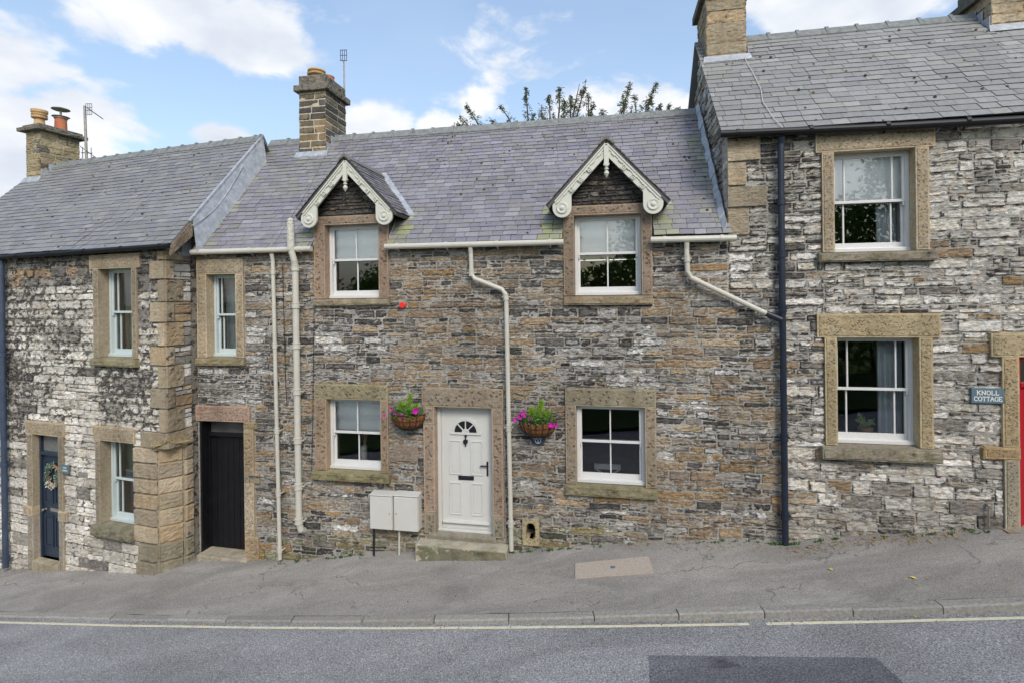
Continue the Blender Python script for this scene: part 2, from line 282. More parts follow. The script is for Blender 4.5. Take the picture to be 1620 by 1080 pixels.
def asphalt(name, base, light, scale, bump, patch, pcol, cracks=0, stain=(.6, .58, .52)):
    m, t, b = newmat(name); g = N(t, 'ShaderNodeNewGeometry')
    n = N(t, 'ShaderNodeTexNoise'); n.inputs['Scale'].default_value = scale; n.inputs['Detail'].default_value = 4; n.inputs['Roughness'].default_value = .8; lk(t, g.outputs['Position'], n.inputs[0])
    cr = N(t, 'ShaderNodeValToRGB'); e = cr.color_ramp.elements; e[0].position = .36; e[0].color = (*[c*.45 for c in base], 1); e[1].position = .66; e[1].color = (*light, 1)
    k = e.new(.5); k.color = (*base, 1); lk(t, n.outputs[0], cr.inputs[0])
    mp = N(t, 'ShaderNodeMapping'); mp.inputs['Scale'].default_value = (.45, 1.3, 1); lk(t, g.outputs['Position'], mp.inputs[0])
    n2 = N(t, 'ShaderNodeTexNoise'); n2.inputs['Scale'].default_value = 1.1; n2.inputs['Detail'].default_value = 7; n2.inputs['Roughness'].default_value = .62; n2.inputs['Distortion'].default_value = .8; lk(t, mp.outputs[0], n2.inputs[0])
    r = N(t, 'ShaderNodeMapRange'); lk(t, n2.outputs[0], r.inputs[0]); r.inputs[1].default_value = .35; r.inputs[2].default_value = .65; r.inputs[3].default_value = 1-patch; r.inputs[4].default_value = 1+patch
    v = N(t, 'ShaderNodeVectorMath', operation='SCALE'); lk(t, cr.outputs[0], v.inputs[0]); lk(t, r.outputs[0], v.inputs['Scale']); col = v.outputs[0]
    n6 = N(t, 'ShaderNodeTexNoise'); n6.inputs['Scale'].default_value = 2.4; n6.inputs['Detail'].default_value = 9; n6.inputs['Roughness'].default_value = .7; lk(t, mp.outputs[0], n6.inputs[0])
    r6 = N(t, 'ShaderNodeMapRange', interpolation_type='SMOOTHSTEP'); lk(t, n6.outputs[0], r6.inputs[0]); r6.inputs[1].default_value = .55; r6.inputs[2].default_value = .68; r6.inputs[4].default_value = .55
    x6 = N(t, 'ShaderNodeMix', data_type='RGBA'); lk(t, r6.outputs[0], x6.inputs[0]); lk(t, col, x6.inputs[6]); x6.inputs[7].default_value = (*pcol, 1); col = x6.outputs[2]
    if cracks:
        vo = N(t, 'ShaderNodeTexVoronoi', feature='DISTANCE_TO_EDGE'); vo.inputs['Scale'].default_value = .9
        nd = N(t, 'ShaderNodeTexNoise'); nd.inputs['Scale'].default_value = 3; nd.inputs['Detail'].default_value = 6; lk(t, g.outputs['Position'], nd.inputs[0])
        ad = N(t, 'ShaderNodeVectorMath', operation='MULTIPLY_ADD'); lk(t, nd.outputs['Color'], ad.inputs[0]); ad.inputs[1].default_value = (.7, .7, 0); lk(t, mp.outputs[0], ad.inputs[2]); lk(t, ad.outputs[0], vo.inputs[0])
        rc = N(t, 'ShaderNodeMapRange', interpolation_type='SMOOTHSTEP'); lk(t, vo.outputs['Distance'], rc.inputs[0]); rc.inputs[1].default_value = .012; rc.inputs[2].default_value = 0; rc.inputs[4].default_value = 1
        mk = N(t, 'ShaderNodeMath', operation='MULTIPLY'); lk(t, rc.outputs[0], mk.inputs[0])
        rr = N(t, 'ShaderNodeMapRange'); lk(t, n2.outputs[0], rr.inputs[0]); rr.inputs[1].default_value = .47; rr.inputs[2].default_value = .56; lk(t, rr.outputs[0], mk.inputs[1])
        m3 = N(t, 'ShaderNodeMath', operation='MULTIPLY'); lk(t, mk.outputs[0], m3.inputs[0]); m3.inputs[1].default_value = cracks
        xc = N(t, 'ShaderNodeMix', data_type='RGBA'); lk(t, m3.outputs[0], xc.inputs[0]); lk(t, col, xc.inputs[6]); xc.inputs[7].default_value = (.03, .03, .03, 1); col = xc.outputs[2]
    lk(t, col, b.inputs['Base Color']); b.inputs['Roughness'].default_value = .85; b.inputs['Specular IOR Level'].default_value = .3
    bp = N(t, 'ShaderNodeBump'); bp.inputs['Distance'].default_value = bump; lk(t, n.outputs[0], bp.inputs['Height']); lk(t, bp.outputs[0], b.inputs['Normal'])
    return m

MT = {
 'rub': stonemat('cottage_rubble', stretch=(10, 10, 24), sharp=.07, vary=.42, veins=.26, layer=2.4, bump=.016),
 'rubl': stonemat('limestone_rubble', stretch=(9, 9, 12), sharp=.035, vary=.24, veins=.0, layer=1.0, bump=.012),
 'rubr': stonemat('right_rubble', stretch=(8, 8, 17), sharp=.05, vary=.26, veins=.22, layer=2.0, bump=.015),
 'chim': stonemat('chimney_stone', stretch=(10, 10, 10), sharp=.08, vary=.28),
 'trim': stonemat('buff_gritstone', stretch=(5, 5, 5), dark=(.06, .052, .043), pits=27, sharp=.14, vary=.34, bump=.008, layer=.4),
 'pink': stonemat('pinkish_gritstone', stretch=(6, 6, 6), dark=(.07, .06, .05), pits=15, sharp=.14, vary=.3, bump=.012, layer=.5),
 'sill': stonemat('mossy_sill_stone', stretch=(6, 6, 10), dark=(.05, .045, .03), moss=.5, sharp=.12, vary=.3, bump=.01),
 'mortar': plain('lime_mortar', (.36, .34, .31), .95, .2, var=.3, scale=9, bump=.006, dirt=.5, bscale=70),
 'mortarl': plain('old_mortar', (.27, .25, .22), .95, .2, var=.3, scale=9, bump=.006, dirt=.8, dirtcol=(.05, .045, .04), bscale=70),
 'slate': slatemat('roof_slate'),
 'ridge': plain('ridge_tile', (.19, .2, .2), .85, .3, var=.35, scale=12, bump=.004, dirt=.5, dirtcol=(.28, .29, .24)),
 'lead': plain('lead_sheet', (.36, .385, .42), .5, .5, metal=.1, var=.3, scale=9, bump=.01, bscale=12, dirt=.6, dirtcol=(.26, .28, .3)),
 'cream': plain('cream_plastic', (.52, .50, .43), .4, .45, var=.07, scale=3, dirt=.3, dirtcol=(.36, .34, .27)),
 'stonepaint': plain('stone_grey_paint', (.56, .56, .49), .5, .4, var=.06, scale=5, dirt=.35, dirtcol=(.36, .35, .27), bump=.001),
 'white': plain('white_paint', (.62, .62, .605), .35, .45, var=.04, scale=5, dirt=.12, dirtcol=(.5, .49, .45)),
 'grey_door': plain('pale_grey_door', (.58, .58, .55), .35, .45, var=.03, scale=4),
 'pale_blue': plain('pale_blue_grey_paint', (.50, .57, .57), .4, .4, var=.06, scale=6, dirt=.15, dirtcol=(.3, .33, .33)),
 'navy': plain('navy_paint', (.022, .036, .06), .35, .5, var=.15, scale=6),
 'bluepipe': plain('dark_blue_iron', (.014, .02, .036), .4, .45, var=.25, scale=8, dirt=.25, dirtcol=(.06, .06, .06)),
 'black': plain('black_paint', (.007, .007, .009), .5, .3, var=.3, scale=6, dirt=.25, dirtcol=(.03, .03, .03)),
 'blackp': plain('black_metal', (.012, .013, .018), .4, .5, var=.1),
 'red': plain('red_door_paint', (.42, .012, .02), .3, .5, var=.06),
 'alarm': plain('red_alarm_plastic', (.75, .03, .02), .4, .5, var=.05),
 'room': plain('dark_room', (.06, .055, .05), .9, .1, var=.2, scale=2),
 'blind': plain('white_fabric', (.88, .89, .89), .9, .1, var=.04, scale=3),
 'curtain': plain('grey_curtain', (.62, .66, .7), .95, .1, var=.08, scale=5),
 'curtain2': plain('cream_curtain', (.55, .52, .42), .95, .1, var=.08, scale=5),
 'terra': plain('terracotta', (.46, .16, .08), .8, .3, var=.15, scale=8, dirt=.3, dirtcol=(.3, .14, .08)),
 'buff': plain('buff_clay', (.52, .35, .18), .8, .3, var=.15, scale=9, dirt=.5, dirtcol=(.2, .16, .1)),
 'steel': plain('weathered_steel', (.3, .28, .24), .5, .5, metal=.4, var=.3, scale=12),
 'wood': plain('wood', (.24, .13, .07), .6, .3, var=.2, scale=10),
 'whitep': plain('white_ceramic', (.8, .79, .75), .3, .5, var=.02),
 'chairp': plain('grey_chair_paint', (.8, .82, .84), .5, .4, var=.05),
 'glass': glassmat(),
 'signslate': plain('slate_sign', (.1, .16, .19), .5, .4, var=.08, scale=15),
 'letter': plain('white_lettering', (.75, .75, .72), .5, .4, var=.02),
 'oval': plain('blue_black_cast_plaque', (.03, .05, .09), .4, .5, var=.2, scale=30),
 'meter': plain('meter_box_plastic', (.56, .555, .51), .45, .4, var=.04, scale=3, dirt=.2, dirtcol=(.4, .4, .35)),
 'step': stonemat('worn_step_stone', stretch=(4, 4, 4), moss=.5, sharp=.1, vary=.25, bump=.005),
 'kerb': colmat('kerb_concrete', .9, .3, .004, .22, 30),
 'road': asphalt('road_asphalt', (.25, .252, .258), (.56, .56, .55), 60, .012, .16, (.25, .252, .26)),
 'patch': asphalt('road_patch', (.135, .136, .15), (.28, .285, .3), 60, .008, .18, (.16, .162, .172), cracks=.9),
 'pave': asphalt('pavement_asphalt', (.27, .253, .228), (.44, .42, .385), 90, .006, .22, (.36, .34, .305), cracks=.55),
 'paint': plain('worn_cream_line', (.62, .58, .42), .8, .3, var=.2, scale=30, dirt=.5, dirtcol=(.2, .19, .17)),
 'cover': plain('concrete_cover', (.40, .345, .29), .85, .3, var=.16, scale=30, bump=.003),
 'rope': plain('coir_liner', (.23, .1, .04), .95, .1, var=.5, scale=40, bump=.008, bscale=60),
 'fern': leafmat('lime_foliage', (.16, .32, .02), (.34, .52, .05)),
 'leafg': leafmat('green_leaf', (.05, .13, .03), (.16, .3, .07)),
 'petal': leafmat('magenta_petal', (.35, .0, .25), (.75, .02, .48), .3),
 'treeleaf': leafmat('tree_leaf', (.06, .14, .025), (.22, .36, .07), .45),
 'shootleaf': leafmat('shoot_leaf', (.05, .07, .035), (.17, .19, .075), .35),
 'bark': plain('bark', (.09, .07, .05), .95, .1, var=.4, scale=14, bump=.02, bscale=20),
 'grass': plain('grass', (.06, .09, .03), .95, .1, var=.4, scale=3, bump=.03, bscale=30),
 'fallen': colmat('fallen_leaf', .8, .2, .001, .2),
 'wreath': colmat('wreath_leaf', .8, .2, .001, .2),
}

# ------------------------------------------------------------------ stone laying
rng = random.Random(7)
def stone(mb, fr, u0, u1, v0, v1, n0, h, col, soot=0, cell=.035, rough=.008, edge=.010, jit=.006, warp=0, r=rng, tilt=.006, crust=0):
    lu, lv = u1-u0, v1-v0
    if lu < .015 or lv < .012: return
    nu = max(1, int(lu/cell)); nv = max(1, int(lv/cell))
    eu = min(edge/lu, .3); ev = min(edge/lv, .3)
    S = [0, eu]+[eu+(1-2*eu)*i/nu for i in range(1, nu)]+[1-eu, 1]
    T = [0, ev]+[ev+(1-2*ev)*i/nv for i in range(1, nv)]+[1-ev, 1]
    J = [(r.uniform(-jit, jit), r.uniform(-jit, jit)) for _ in range(4)]
    tu, tv = r.uniform(-tilt, tilt), r.uniform(-tilt, tilt); so = r.uniform(0, 50); c = (*col, soot)
    vs = []; al = []; W = len(S)
    for j, t in enumerate(T):
        for i, s_ in enumerate(S):
            b = (i in (0, W-1)) or (j in (0, len(T)-1))
            ju = (J[0][0]*(1-s_)+J[1][0]*s_)*(1-t)+(J[2][0]*(1-s_)+J[3][0]*s_)*t
            jv = (J[0][1]*(1-s_)+J[1][1]*s_)*(1-t)+(J[2][1]*(1-s_)+J[3][1]*s_)*t
            u = u0+lu*s_+ju; v = v0+lv*t+jv
            if warp:
                v += warp*nz(u*1.3, v*1.1, 3.3)+warp*.5*nz(u*5, v*2, 9); u += warp*.6*nz(u*3+40, v*4, 1)
            if b: n = n0; v += jit*1.3*nz(u*17, v*17, so); u += jit*1.3*nz(u*17+9, v*17, so)
            else: n = n0+h+tu*(s_-.5)*2+tv*(t-.5)*2+rough*(nz(u*13+so, v*22, so)+.6*nz(u*34, v*40+so, so))
            vs.append(fr.P(u, v, n))
            if crust: d_ = min(lu*s_, lu*(1-s_), lv*t*1.4, lv*(1-t)); al.append(soot-crust*.45+crust*1.3*max(0, 1-d_/.035))
    fs = [(j*W+i, j*W+i+1, (j+1)*W+i+1, (j+1)*W+i) for j in range(len(T)-1) for i in range(W-1)]
    mb.add(vs, fs, c)
    if crust:
        k0 = len(mb.c)-len(vs)
        for i, a_ in enumerate(al): mb.c[k0+i] = (*col, a_)
def rubble(mb, fr, u0, u1, v0, v1, excl, pal, hr=(.06, .13), wr=(.12, .42), n0=-.03, h=.03, gap=.012, warp=.014, lim=None, split=.22, r=rng, rough=.009, hf=None, cell=.035, crust=.1):
    v = v0
    while v < v1-.01:
        hh = r.uniform(*hr)
        if hf: hh *= hf(v)
        top = min(v+hh, v1)
        a, b = u0, u1
        if lim:
            a2, b2 = lim((v+top)/2); a, b = max(a, a2), min(b, b2)
        segs = [(a, b, v, top)] if b > a else []
        for (ea, eb, ec, ed) in excl:
            out = []
            for (sa, sb, sv, st) in segs:
                if eb <= sa or ea >= sb or ed <= sv+.004 or ec >= st-.004: out.append((sa, sb, sv, st)); continue
                if sa < ea: out.append((sa, ea, sv, st))
                if sb > eb: out.append((eb, sb, sv, st))
                ma, mb_ = max(sa, ea), min(sb, eb)
                if ec-sv > .025: out.append((ma, mb_, sv, ec))
                if st-ed > .025: out.append((ma, mb_, ed, st))
            segs = out
        for (sa, sb, sv, st) in segs:
            u = sa
            while u < sb-.01:
                wd = r.uniform(*wr)*(.65+.7*min(1, (st-sv)/.1))
                e = u+wd
                if sb-e < wr[0]*.7: e = sb
                c, so = pal(fr, (u+e)/2, (sv+st)/2, r)
                g = gap/2
                if r.random() < split and st-sv > .075 and e-u > .14:
                    m = sv+(st-sv)*r.uniform(.35, .65); k = u+(e-u)*r.uniform(.3, .7)
                    c2, so2 = pal(fr, u, m, r); c3, so3 = pal(fr, e, m, r)
                    kw = dict(cell=cell, rough=rough, warp=warp, r=r, crust=crust)
                    stone(mb, fr, u+g, e-g, sv+g, m-g, n0, h*r.uniform(.5, 1.1), c, so, **kw)
                    stone(mb, fr, u+g, k-g, m+g, st-g, n0, h*r.uniform(.5, 1.1), c2, so2, **kw)
                    stone(mb, fr, k+g, e-g, m+g, st-g, n0, h*r.uniform(.5, 1.1), c3, so3, **kw)
                else:
                    stone(mb, fr, u+g, e-g, sv+g, st-g, n0, h*r.uniform(.5, 1.15), c, so, cell=cell, rough=rough, warp=warp, r=r, crust=crust)
                u = e
        v = top
def slab(mb, fr, u0, u1, v0, v1, holes, n0, n1, col=(1, 1, 1, 0)):
    holes = [(a-.012, b+.012, c-.012, d+.012) for a, b, c, d in holes]
    us = sorted(set([u0, u1]+[clamp(x, u0, u1) for h in holes for x in h[:2]])); vs_ = sorted(set([v0, v1]+[clamp(x, v0, v1) for h in holes for x in h[2:]]))
    def solid(i, j):
        if i < 0 or j < 0 or i >= len(us)-1 or j >= len(vs_)-1: return False
        cu = (us[i]+us[i+1])/2; cv = (vs_[j]+vs_[j+1])/2
        return not any(h[0] < cu < h[1] and h[2] < cv < h[3] for h in holes)
    P = fr.P
    def q(a, b, c, d): mb.add([a, b, c, d], [(0, 1, 2, 3)], col)
    for i in range(len(us)-1):
        for j in range(len(vs_)-1):
            if not solid(i, j): continue
            a, b, c, d = us[i], us[i+1], vs_[j], vs_[j+1]
            q(P(a, c, n1), P(b, c, n1), P(b, d, n1), P(a, d, n1)); q(P(b, c, n0), P(a, c, n0), P(a, d, n0), P(b, d, n0))
            if not solid(i-1, j): q(P(a, c, n0), P(a, c, n1), P(a, d, n1), P(a, d, n0))
            if not solid(i+1, j): q(P(b, c, n1), P(b, c, n0), P(b, d, n0), P(b, d, n1))
            if not solid(i, j-1): q(P(a, c, n0), P(b, c, n0), P(b, c, n1), P(a, c, n1))
            if not solid(i, j+1): q(P(a, d, n1), P(b, d, n1), P(b, d, n0), P(a, d, n0))

def pick(r, tab):
    x = r.random()*sum(t[0] for t in tab)
    for t in tab:
        x -= t[0]
        if x <= 0: return t
    return tab[-1]
BROWN = [(.32, .235, .15), (.38, .29, .19), (.30, .225, .155), (.42, .33, .22), (.35, .24, .13)]
GREY = [(.25, .23, .205), (.29, .27, .24), (.21, .195, .175), (.33, .31, .275)]
DARK = [(.15, .14, .13), (.18, .165, .15), (.125, .117, .11)]
WHITE = [(.60, .58, .54), (.52, .505, .47), (.66, .64, .60), (.46, .45, .43)]
WHITE2 = [(.65, .62, .56), (.57, .54, .485), (.72, .695, .64), (.50, .475, .43), (.60, .565, .49)]
CREAM = [(.60, .57, .505), (.54, .51, .45), (.65, .62, .56), (.48, .45, .39)]
BUFF = [(.40, .33, .23), (.34, .285, .2), (.44, .365, .26), (.31, .262, .19), (.39, .30, .19)]
def inz(px, py, zs):
    return any(a < px < b and c < py < d for a, b, c, d in zs)
def mixc(c, k, r):
    f = r.uniform(.85, 1.15)
    return tuple(clamp(x*f, .01, .9) for x in c)
def pal_main(fr, u, v, r):
    p = fr.P(u, v); px, py = proj(p); z = nz(u*.7, v*1.3, 5)
    px += 14*nz(u*3, v*3, 2); py += 14*nz(u*3, v*3, 4)
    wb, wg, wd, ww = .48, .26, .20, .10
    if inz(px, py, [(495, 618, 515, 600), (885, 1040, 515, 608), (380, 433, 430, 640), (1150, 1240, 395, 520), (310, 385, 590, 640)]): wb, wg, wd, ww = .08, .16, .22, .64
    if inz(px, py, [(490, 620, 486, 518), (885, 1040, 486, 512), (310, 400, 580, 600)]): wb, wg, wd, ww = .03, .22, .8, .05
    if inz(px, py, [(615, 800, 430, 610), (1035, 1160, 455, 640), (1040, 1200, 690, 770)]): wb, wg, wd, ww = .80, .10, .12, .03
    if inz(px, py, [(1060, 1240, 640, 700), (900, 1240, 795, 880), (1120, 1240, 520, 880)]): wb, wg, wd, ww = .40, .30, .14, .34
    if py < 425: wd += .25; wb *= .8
    t = pick(r, [(wb, BROWN, .36), (wg, GREY, .42), (wd, DARK, .5), (ww, WHITE, .48)])
    c = mixc(r.choice(t[1]), 1, r)
    if t[1] is BROWN and r.random() < .35: c = tuple(x*.6+y*.4 for x, y in zip(c, (.22, .2, .175)))
    h = p.z-zg(p.x, p.y)
    if h < .42 and r.random() < .75 and px < 960: c = tuple(x*y for x, y in zip(c, (.78, .84, .62)))
    return c, t[2]+r.uniform(-.05, .06)+z*.06
def pal_right(fr, u, v, r):
    p = fr.P(u, v); px, py = proj(p); z = nz(u*.9, v*1.2, 8)
    h = p.z-zg(p.x, p.y)
    tab = [(.78, WHITE2, .41), (.12, GREY, .42), (.05, DARK, .48), (.07, BROWN, .36)]
    if px < 1300 and py < 860: tab = [(.66, WHITE2, .475), (.14, GREY, .48), (.10, DARK, .5), (.10, BROWN, .38)]
    if 1150 < px < 1240 and py < 260: tab = [(.3, GREY, .45), (.6, DARK, .5)]
    if py > 740: tab = [(.62, WHITE2, .39), (.24, GREY, .38), (.12, BROWN, .3)]
    t = pick(r, tab); c = mixc(r.choice(t[1]), 1, r)
    if h < .3: c = tuple(x*.75 for x in c)
    return c, t[2]+r.uniform(-.05, .04)+z*.1
def pal_left(fr, u, v, r):
    p = fr.P(u, v); px, py = proj(p); z = nz(u*.8, v*.8, 11)
    s = .46 if py < 700 else .40
    if py < 455: return mixc(r.choice(GREY+DARK+BROWN[:1]), 1, r), .5+r.uniform(-.06, .04)
    if inz(px, py, [(136, 240, 584, 665)]): s = .53
    if px < 60: s = .52 if py < 700 else .44
    if inz(px, py, [(100, 150, 590, 880)]): s = .37
    if py > 780: s = .36
    c = r.choice(CREAM)
    if r.random() < .12: c = r.choice(GREY)
    return mixc(c, 1, r), s+r.uniform(-.035, .035)+z*.05
def pal_dark(fr, u, v, r):
    t = pick(r, [(.7, DARK, .47), (.3, GREY, .47), (.07, BROWN, .45)]); return tuple(x*.85 for x in mixc(r.choice(t[1]), 1, r)), t[2]
def pal_gable(fr, u, v, r):
    t = pick(r, [(.45, WHITE, .40), (.25, BUFF, .3), (.3, GREY, .4)]); return mixc(r.choice(t[1]), 1, r), t[2]
def pal_core(fr, u, v, r): return mixc(r.choice(BUFF), 1, r), .36

def block(mb, fr, u0, u1, v0, v1, n0, n1, col, soot=.3, marg=.02, rough=.006, r=rng, side=True):
    """Dressed block: box with drafted margins and a rough raised panel."""
    mb.box(fr, u0, u1, v0, v1, n0, n1, (*[x*1.1 for x in col], .14)); col = tuple(x*.88 for x in col)
    m = min(marg, (u1-u0)*.2, (v1-v0)*.2)
    stone(mb, fr, u0+m, u1-m, v0+m, v1-m, n1-.001, .008, col, soot, cell=.022, rough=rough, edge=.006, jit=.0015, r=r, tilt=.001)

# ------------------------------------------------------------------ roofs
def slates(mb, fr, u0f, u1f, e, rdg, expo, wr, pal, skip=None, r=rng, lift=.015):
    """e/rdg: (n, v) of eave and ridge; u0f/u1f give the row's ends from the fraction up the slope."""
    dn, dv = rdg[0]-e[0], rdg[1]-e[1]; Ls = math.hypot(dn, dv); sn, sv = dn/Ls, dv/Ls; nn, nv = sv, -sn     # outward normal in (n,v)
    if nv < 0: nn, nv = -nn, -nv
    rows = int(Ls/expo)+1; expo = Ls/rows
    for k in range(rows):
        s0 = k*expo; s1 = min(s0+expo*1.75, Ls+.02); f = s0/Ls
        a, b = u0f(f), u1f(f); u = a-(r.uniform(.3, .7)*wr[1])
        row_j = r.uniform(-.004, .004)
        while u < b:
            wd = r.uniform(*wr); e0, e1 = max(u, a), min(u+wd, b); u += wd
            cn = e[0]+sn*(s0+expo*.5); cv = e[1]+sv*(s0+expo*.5)
            if skip:
                for (ka, kb) in skip(cn, cv):
                    if e0 >= ka and e1 <= kb: e1 = e0
                    elif e0 < ka < e1 and (e1 <= kb or ka-e0 >= e1-kb): e1 = ka
                    elif e0 < kb < e1: e0 = kb
            if e1-e0 < .02: continue
            cu = (e0+e1)/2
            c = pal(cu, f, r)
            j = r.uniform(-.006, .006)+row_j; t1 = lift+r.uniform(-.002, .004); g = .0035
            wv = .018*nz(cu*.6, f*3, 4)
            tw = r.uniform(-.002, .002)
            def pt(uu, s, t): return fr.P(uu, e[1]+sv*s+nv*(t+wv), e[0]+sn*s+nn*(t+wv))
            B = [pt(e0+g, s0+j, t1-.006+tw), pt(e1-g, s0+j, t1-.006-tw), pt(e1-g, s1, -.002), pt(e0+g, s1, -.002)]
            T = [pt(e0+g, s0+j, t1+.006+tw), pt(e1-g, s0+j, t1+.006-tw), pt(e1-g, s1, .004), pt(e0+g, s1, .004)]
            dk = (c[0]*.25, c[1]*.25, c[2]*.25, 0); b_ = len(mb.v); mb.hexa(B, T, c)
            for q_ in (0, 1, 2, 3): mb.c[b_+q_] = dk  # lower edges darkened to paint in the shadow line under each course
def ridge_tiles(mb, fr, u0, u1, n, v, r=rng, ln=.45, up=.0):
    u = u0
    while u < u1-.03:
        e = min(u+ln, u1); dz = r.uniform(-.006, .006)
        for (a, b, t) in ((u+.003, e-.003, 0), (e-.05, e+.006, .016)):
            prof = [(-.15, -.13), (-.03-t*.3, .03+t), (.03+t*.3, .03+t), (.15, -.13)]
            k = len(prof); vs = []
            for uu in (a, b):
                vs += [fr.P(uu, v+dz+q[1]+t*.4, n+q[0]*(1+t)) for q in prof]+[fr.P(uu, v+dz+q[1]-.025, n+q[0]*.93) for q in reversed(prof)]
            m = 2*k
            mb.add(vs, [tuple(range(m)), tuple(range(2*m-1, m-1, -1))]+[(i, m+i, m+(i+1) % m, (i+1) % m) for i in range(m)])
        u = e
SL_MAIN = [(.198, .193, .222), (.218, .212, .243), (.178, .173, .20), (.235, .228, .255), (.205, .192, .212), (.20, .20, .205)]
SL_LEFT = [(.212, .212, .208), (.19, .19, .19), (.228, .228, .222), (.203, .20, .212)]
SL_RIGHT = [(.225, .222, .216), (.242, .24, .232), (.21, .208, .207), (.25, .25, .24)]
def pal_slate(tab, lich):
    def f(u, fr_, r):
        c = r.choice(tab); z = 1+.12*nz(u*.9, fr_*4, 7)+r.uniform(-.065, .065); c = tuple(clamp(x*z, .02, .8) for x in c)
        if r.random() < .08: c = tuple(x*1.18 for x in c)
        return (*c, lich(u, fr_, r))
    return f

# ------------------------------------------------------------------ windows
def rect(mb, fr, u0, u1, v0, v1, n0, n1, t, b=None, tp=None):
    b = t if b is None else b; tp = t if tp is None else tp
    mb.box(fr, u0, u0+t, v0, v1, n0, n1); mb.box(fr, u1-t, u1, v0, v1, n0, n1)
    mb.box(fr, u0+t, u1-t, v0, v0+b, n0, n1); mb.box(fr, u0+t, u1-t, v1-tp, v1, n0, n1)
def sash_window(house, fr, u0, u1, v0, v1, rec, bars, mat, mid=.5, arch=.045):
    f = MB(); rect(f, fr, u0, u1, v0, v1, -rec-.13, -rec, arch, .06, .035)
    f.box(fr, u0-.0, u1+.0, v0+.001, v0+.05, -rec-.002, -rec+.03)       # timber sill
    win = f.build('window', mat, house, bevel=.004)
    a, b = u0+arch, u1-arch; c, d = v0+.06, v1-.035; m = c+(d-c)*mid; st = .036
    s1 = MB(); n0, n1 = -rec-.06, -rec-.02
    rect(s1, fr, a, b, m-.02, d, n0, n1, st, .04, .035)
    for t in bars: x = a+(b-a)*t; s1.box(fr, x-.011, x+.011, m+.02, d-.035, n0+.008, n1-.004)
    s1.box(fr, a+.004, a+.03, m-.075, m-.02, n0+.002, n1-.002); s1.box(fr, b-.03, b-.004, m-.075, m-.02, n0+.002, n1-.002)   # horns
    s1.build('sash', mat, win, bevel=.003)
    s2 = MB(); n2, n3 = -rec-.105, -rec-.065
    rect(s2, fr, a, b, c, m+.02, n2, n3, st, .075, .038)
    for t in bars: x = a+(b-a)*t; s2.box(fr, x-.011, x+.011, c+.075, m-.018, n2+.008, n3-.004)
    s2.build('sash', mat, win, bevel=.003)
    g = MB()
    for (c0, c1, n) in ((m+.015, d-.03, (n0+n1)/2), (c+.07, m-.012, (n2+n3)/2)):
        g.add([fr.P(a+.03, c0, n), fr.P(b-.03, c0, n), fr.P(b-.03, c1, n), fr.P(a+.03, c1, n)], [(0, 1, 2, 3)])
    g.build('pane', MT['glass'], win)
    return win, (a, b, c, m, d)
def surround(win, fr, u0, u1, v0, v1, jw, lh, lx, sx, sh, mat, cols, rec=.14, sillmat=None, proud=.03, jl=None, jr=None, lint=None, sprj=.07, sillcol=(.25, .22, .15), jamb_split=None):
    jl = jw if jl is None else jl; jr = jw if jr is None else jr
    q = MB(); block(q, fr, u0-jl-lx, u1+jr+lx, v1, v1+lh, -rec-.14, proud, cols[0]); q.build('lintel', mat, win)
    for (a, b) in ((u0-jl, u0), (u1, u1+jr)):
        if b-a < .02: continue
        q = MB()
        if jamb_split:
            ks = [v0]+list(jamb_split)+[v1]
            for i in range(len(ks)-1): block(q, fr, a, b, ks[i]+.003, ks[i+1]-.003, -rec-.14, proud-.004, tuple(x*rng.uniform(.88, 1.12) for x in cols[1]))
        else: block(q, fr, a, b, v0, v1, -rec-.14, proud-.004, cols[1])
        q.build('jamb', mat, win)
    if sh:
        q = MB(); a, b = u0-jl-sx, u1+jr+sx
        q.hexa([fr.P(a, v0-sh, -rec-.1), fr.P(a, v0-sh, sprj), fr.P(b, v0-sh, sprj), fr.P(b, v0-sh, -rec-.1)][::-1],
               [fr.P(a, v0, -rec-.1), fr.P(a, v0-.015, sprj), fr.P(b, v0-.015, sprj), fr.P(b, v0, -rec-.1)][::-1], (*sillcol, .36))
        stone(q, fr, a+.01, b-.01, v0-sh+.012, v0-.03, sprj-.001, .012, sillcol, .42, cell=.03, rough=.012, edge=.01, jit=.004)
        q.build('sill', sillmat or MT['sill'], win)
def drape(name, fr, u0, u1, v0, v1, n, mat, waves, amp, label, cat, vertical=True, group=None, seed=0):
    q = MB(); nu, nv = (max(8, int(waves*8)), 10) if vertical else (10, max(8, int(waves*8)))
    for i in range(nu+1):
        for j in range(nv+1):
            s_, t = i/nu, j/nv; ph = (s_ if vertical else t)*waves*2*math.pi
            k = amp*math.sin(ph+.6*nz(s_*4+seed, t*3))+amp*.4*nz(s_*6, t*5, seed)
            q.v.append(tuple(fr.P(u0+(u1-u0)*s_, v0+(v1-v0)*t+(0 if vertical else .0), n+k))); q.c.append((1, 1, 1, 0))
    q.f = [(i*(nv+1)+j, (i+1)*(nv+1)+j, (i+1)*(nv+1)+j+1, i*(nv+1)+j+1) for i in range(nu) for j in range(nv)]
    o = q.build(name, mat, smooth=True, label=label, cat=cat, group=group)
    s = o.modifiers.new('thick', 'SOLIDIFY'); s.thickness = .003
    return o

